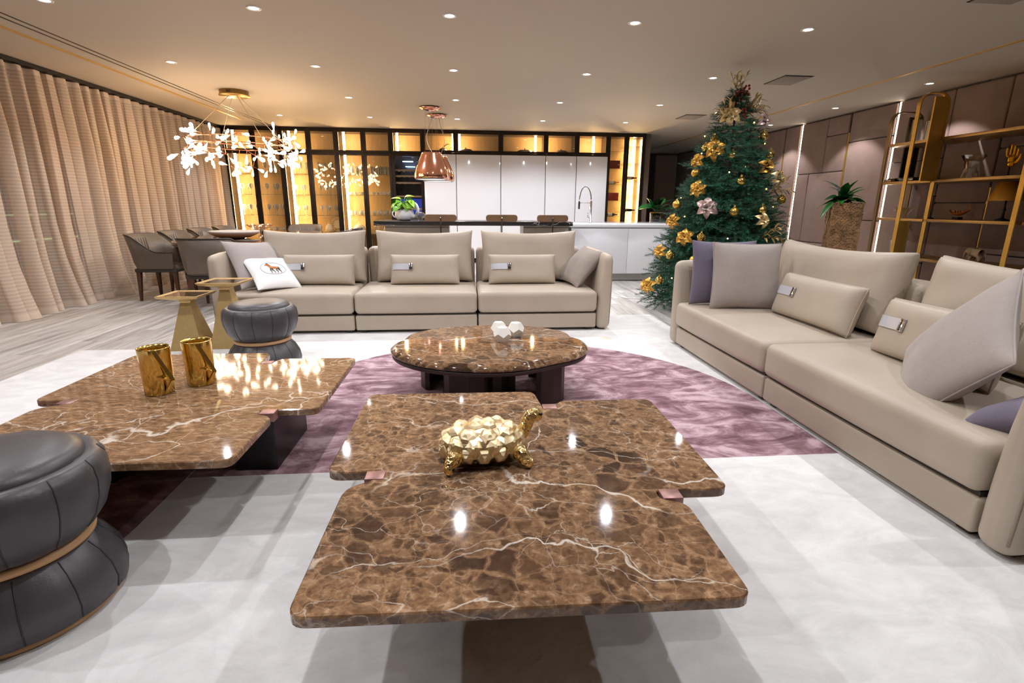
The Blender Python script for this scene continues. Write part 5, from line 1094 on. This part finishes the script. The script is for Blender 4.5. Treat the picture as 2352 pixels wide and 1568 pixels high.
# things on the shelves
def rectglass(w, h, n=10): return [(w*.8, 0), (w, .006), (w, h), (w*.94, h), (w*.9, .012)]
for k, (y, r, h) in enumerate(((7.02, .075, .30), (6.80, .07, .25))):
    tag(MB().lathe(rectglass(r, h), 18, cap1=False, smooth=False).obj('glass_vase', crystal, None, (6.14, y, 2.1005)), 'ribbed clear cylinder vase on the top shelf, ' + ('taller one' if k == 0 else 'shorter one by the brass loop'), 'vase', 'cylinder vases')
tag(MB().rbox(-.16, .16, -.22, .22, 0, .05, .004, 1, 1).obj('lacquer_box', mat('black_box', srgb(22, 20, 22), .15, coat=.6), None, (6.15, 7.0, 1.6005)), 'flat black lacquer box on the second shelf', 'box')
bk = thing('book', 'thick pale-edged book on the second shelf left of the lacquer box', 'book', (6.02, 7.14, 1.6005)); MB().box(-.09, .09, -.06, .06, .004, .028).obj('pages', mat('paper', srgb(214, 196, 160), .8), bk); MB().box(-.092, .092, -.062, .062, 0, .004).box(-.092, .092, -.062, .062, .028, .032).box(.088, .093, -.062, .062, 0, .032).obj('cover', mat('book_cover', srgb(120, 96, 70), .6), bk)
mb = MB(); mb.lathe([(.085, 0), (.09, .01), (.07, .12), (.085, .2), (.13, .27), (.125, .27), (.08, .2), (.06, .12), (.07, .02)], 20, cap1=False, smooth=False, rad=lambda a, z: 1+.04*math.cos(5*a+z*8)); tag(mb.obj('glass_vase', crystal, None, (6.15, 6.12, 1.6005)), 'flared clear glass vase on the second shelf, left of the golden hand', 'vase')
hd = thing('hand_sculpture', 'golden upright open hand sculpture on a black stand, on the second shelf', 'sculpture', (6.15, 5.66, 1.6005), (0, 0, R(-60)))
hv = [(0, 0, .10), (0, 0, .135), (0, 0, .19), (-.045, 0, .225), (-.05, -.012, .27), (-.046, -.03, .315), (-.016, 0, .235), (-.017, -.01, .285), (-.014, -.024, .345), (.013, 0, .235), (.014, -.01, .285), (.016, -.028, .335), (.04, 0, .22), (.045, -.01, .262), (.048, -.024, .30), (.045, -.006, .155), (.074, -.02, .195), (.078, -.034, .245)]
he = [(0, 1), (1, 2), (2, 3), (3, 4), (4, 5), (2, 6), (6, 7), (7, 8), (2, 9), (9, 10), (10, 11), (2, 12), (12, 13), (13, 14), (1, 15), (15, 16), (16, 17)]
hr = [(.026, .022), (.034, .022), (.042, .02), .014, .0125, .009, .015, .0135, .0095, .015, .0135, .0095, .0135, .012, .0085, .018, .014, .0095]
skin('hand', hv, he, hr, mat('yellow_gold', srgb(224, 160, 30), .3, .9), hd); MB().box(-.05, .05, -.04, .04, 0, .018).tube([(0, 0, .015), (0, 0, .11)], .008).obj('stand', black, hd)
lm = thing('table_lamp', 'table lamp with a gold cone shade and slim black base on the third shelf', 'lamp', (6.14, 5.60, 1.1155))
MB().lathe([(.165, .22), (.105, .43), (.102, .43), (.16, .222)], 28, cap0=False, cap1=False).obj('lamp_shade', mat('gold_silk', srgb(200, 140, 40), .4, .4), lm); MB().lathe([(.075, 0), (.07, .012), (.015, .03), (.012, .1), (.02, .12), (.01, .15), (.008, .34), (.001, .345)], 14).obj('base', black, lm)
ss = thing('candle_stand', 'slim black candle stand on the third shelf', 'candle stand', (6.14, 6.56, 1.1155)); MB().lathe([(.05, 0), (.045, .012), (.005, .02), (.004, .28), (.03, .285), (.03, .292)], 14).obj('stem', black, ss)
bo = thing('carved_boat', 'small carved orange boat on a stand, middle of the third shelf', 'carving', (6.1, 6.12, 1.1155), (0, 0, R(80))); om = mat('amber_carving', srgb(176, 92, 30), .3, coat=.3)
mb = MB(); P = []
for i in range(13):
    u = -1+2*i/12; w = .035*(1-u*u)**.6+.002; zz = .05+.05*u*u*abs(u); P.append([(u*.16, w*math.cos(a), zz+.03-.035*math.sin(a)*(1-.5*abs(u))) for a in (math.pi*k/6 for k in range(7))])
mb.grid(P); mb.obj('hull', om, bo); MB().tube([(-.16, 0, .10), (-.18, 0, .14), (-.165, 0, .16)], .007).obj('prow', om, bo); MB().box(-.05, .05, -.03, .03, 0, .03).obj('stand', black, bo)
for i in range(4): MB().ball((-.07+.045*i, 0, .095), .015, 8, 6, (1, .8, 1.3)).obj('figure', om, bo)
tag(MB().lathe([(.045, 0), (.055, .012), (.09, .07), (.15, .14), (.14, .142), (.08, .08), (.03, .02)], 10, cap1=False, smooth=False).obj('crystal_bowl', crystal, None, (6.14, 7.0, 1.1155)), 'faceted crystal bowl on the third shelf, far end', 'bowl')
for k, y in enumerate((7.02, 6.84)): tag(MB().lathe([(.045, 0), (.05, .02), (.042, .05), (.06, .19), (.056, .19), (.036, .06)], 8, cap1=False, smooth=False).obj('crystal_tumbler', crystal, None, (6.1, y, .6205)), 'tall cut-crystal vase on the low shelf, ' + ('left one beside the light strip' if k == 0 else 'right one'), 'vase', 'cut-crystal vases')
el = thing('elephant_figurine', 'small beige elephant figurine on the low shelf', 'figurine', (6.12, 5.78, .6205), (0, 0, R(95)))
em = mat('beige_stone', srgb(168, 138, 104), .6, var=(20, .15)); ev = [(0, 0, .115), (.055, 0, .12), (.105, 0, .135), (.135, 0, .115), (.148, 0, .075), (.14, 0, .045), (-.055, 0, .11), (.05, -.028, .06), (.052, -.028, .012), (.05, .028, .06), (.052, .028, .012), (-.06, -.028, .06), (-.06, -.028, .012), (-.06, .028, .06), (-.06, .028, .012)]
skin('body', ev, [(0, 1), (1, 2), (2, 3), (3, 4), (4, 5), (0, 6), (1, 7), (7, 8), (1, 9), (9, 10), (6, 11), (11, 12), (6, 13), (13, 14)], [.05, .045, .036, .018, .012, .008, .044, .02, .017, .02, .017, .021, .017, .021, .017], em, el)
for s in (-1, 1): MB().ball((.088, s*.036, .13), .03, 10, 8, (.55, .3, 1)).obj('ear', em, el)
MB().tube([(-.095, 0, .11), (-.112, 0, .07)], .005).obj('tail', em, el)

# small glowing faces need no light sampling of their own
for n_ in ('fairy_glow', 'downlight_face', 'cooler_blue', 'cooler_white', 'green_led', 'door_glow', 'pendant_glow0', 'pendant_glow1'):
    MATS[n_].cycles.emission_sampling = 'NONE'
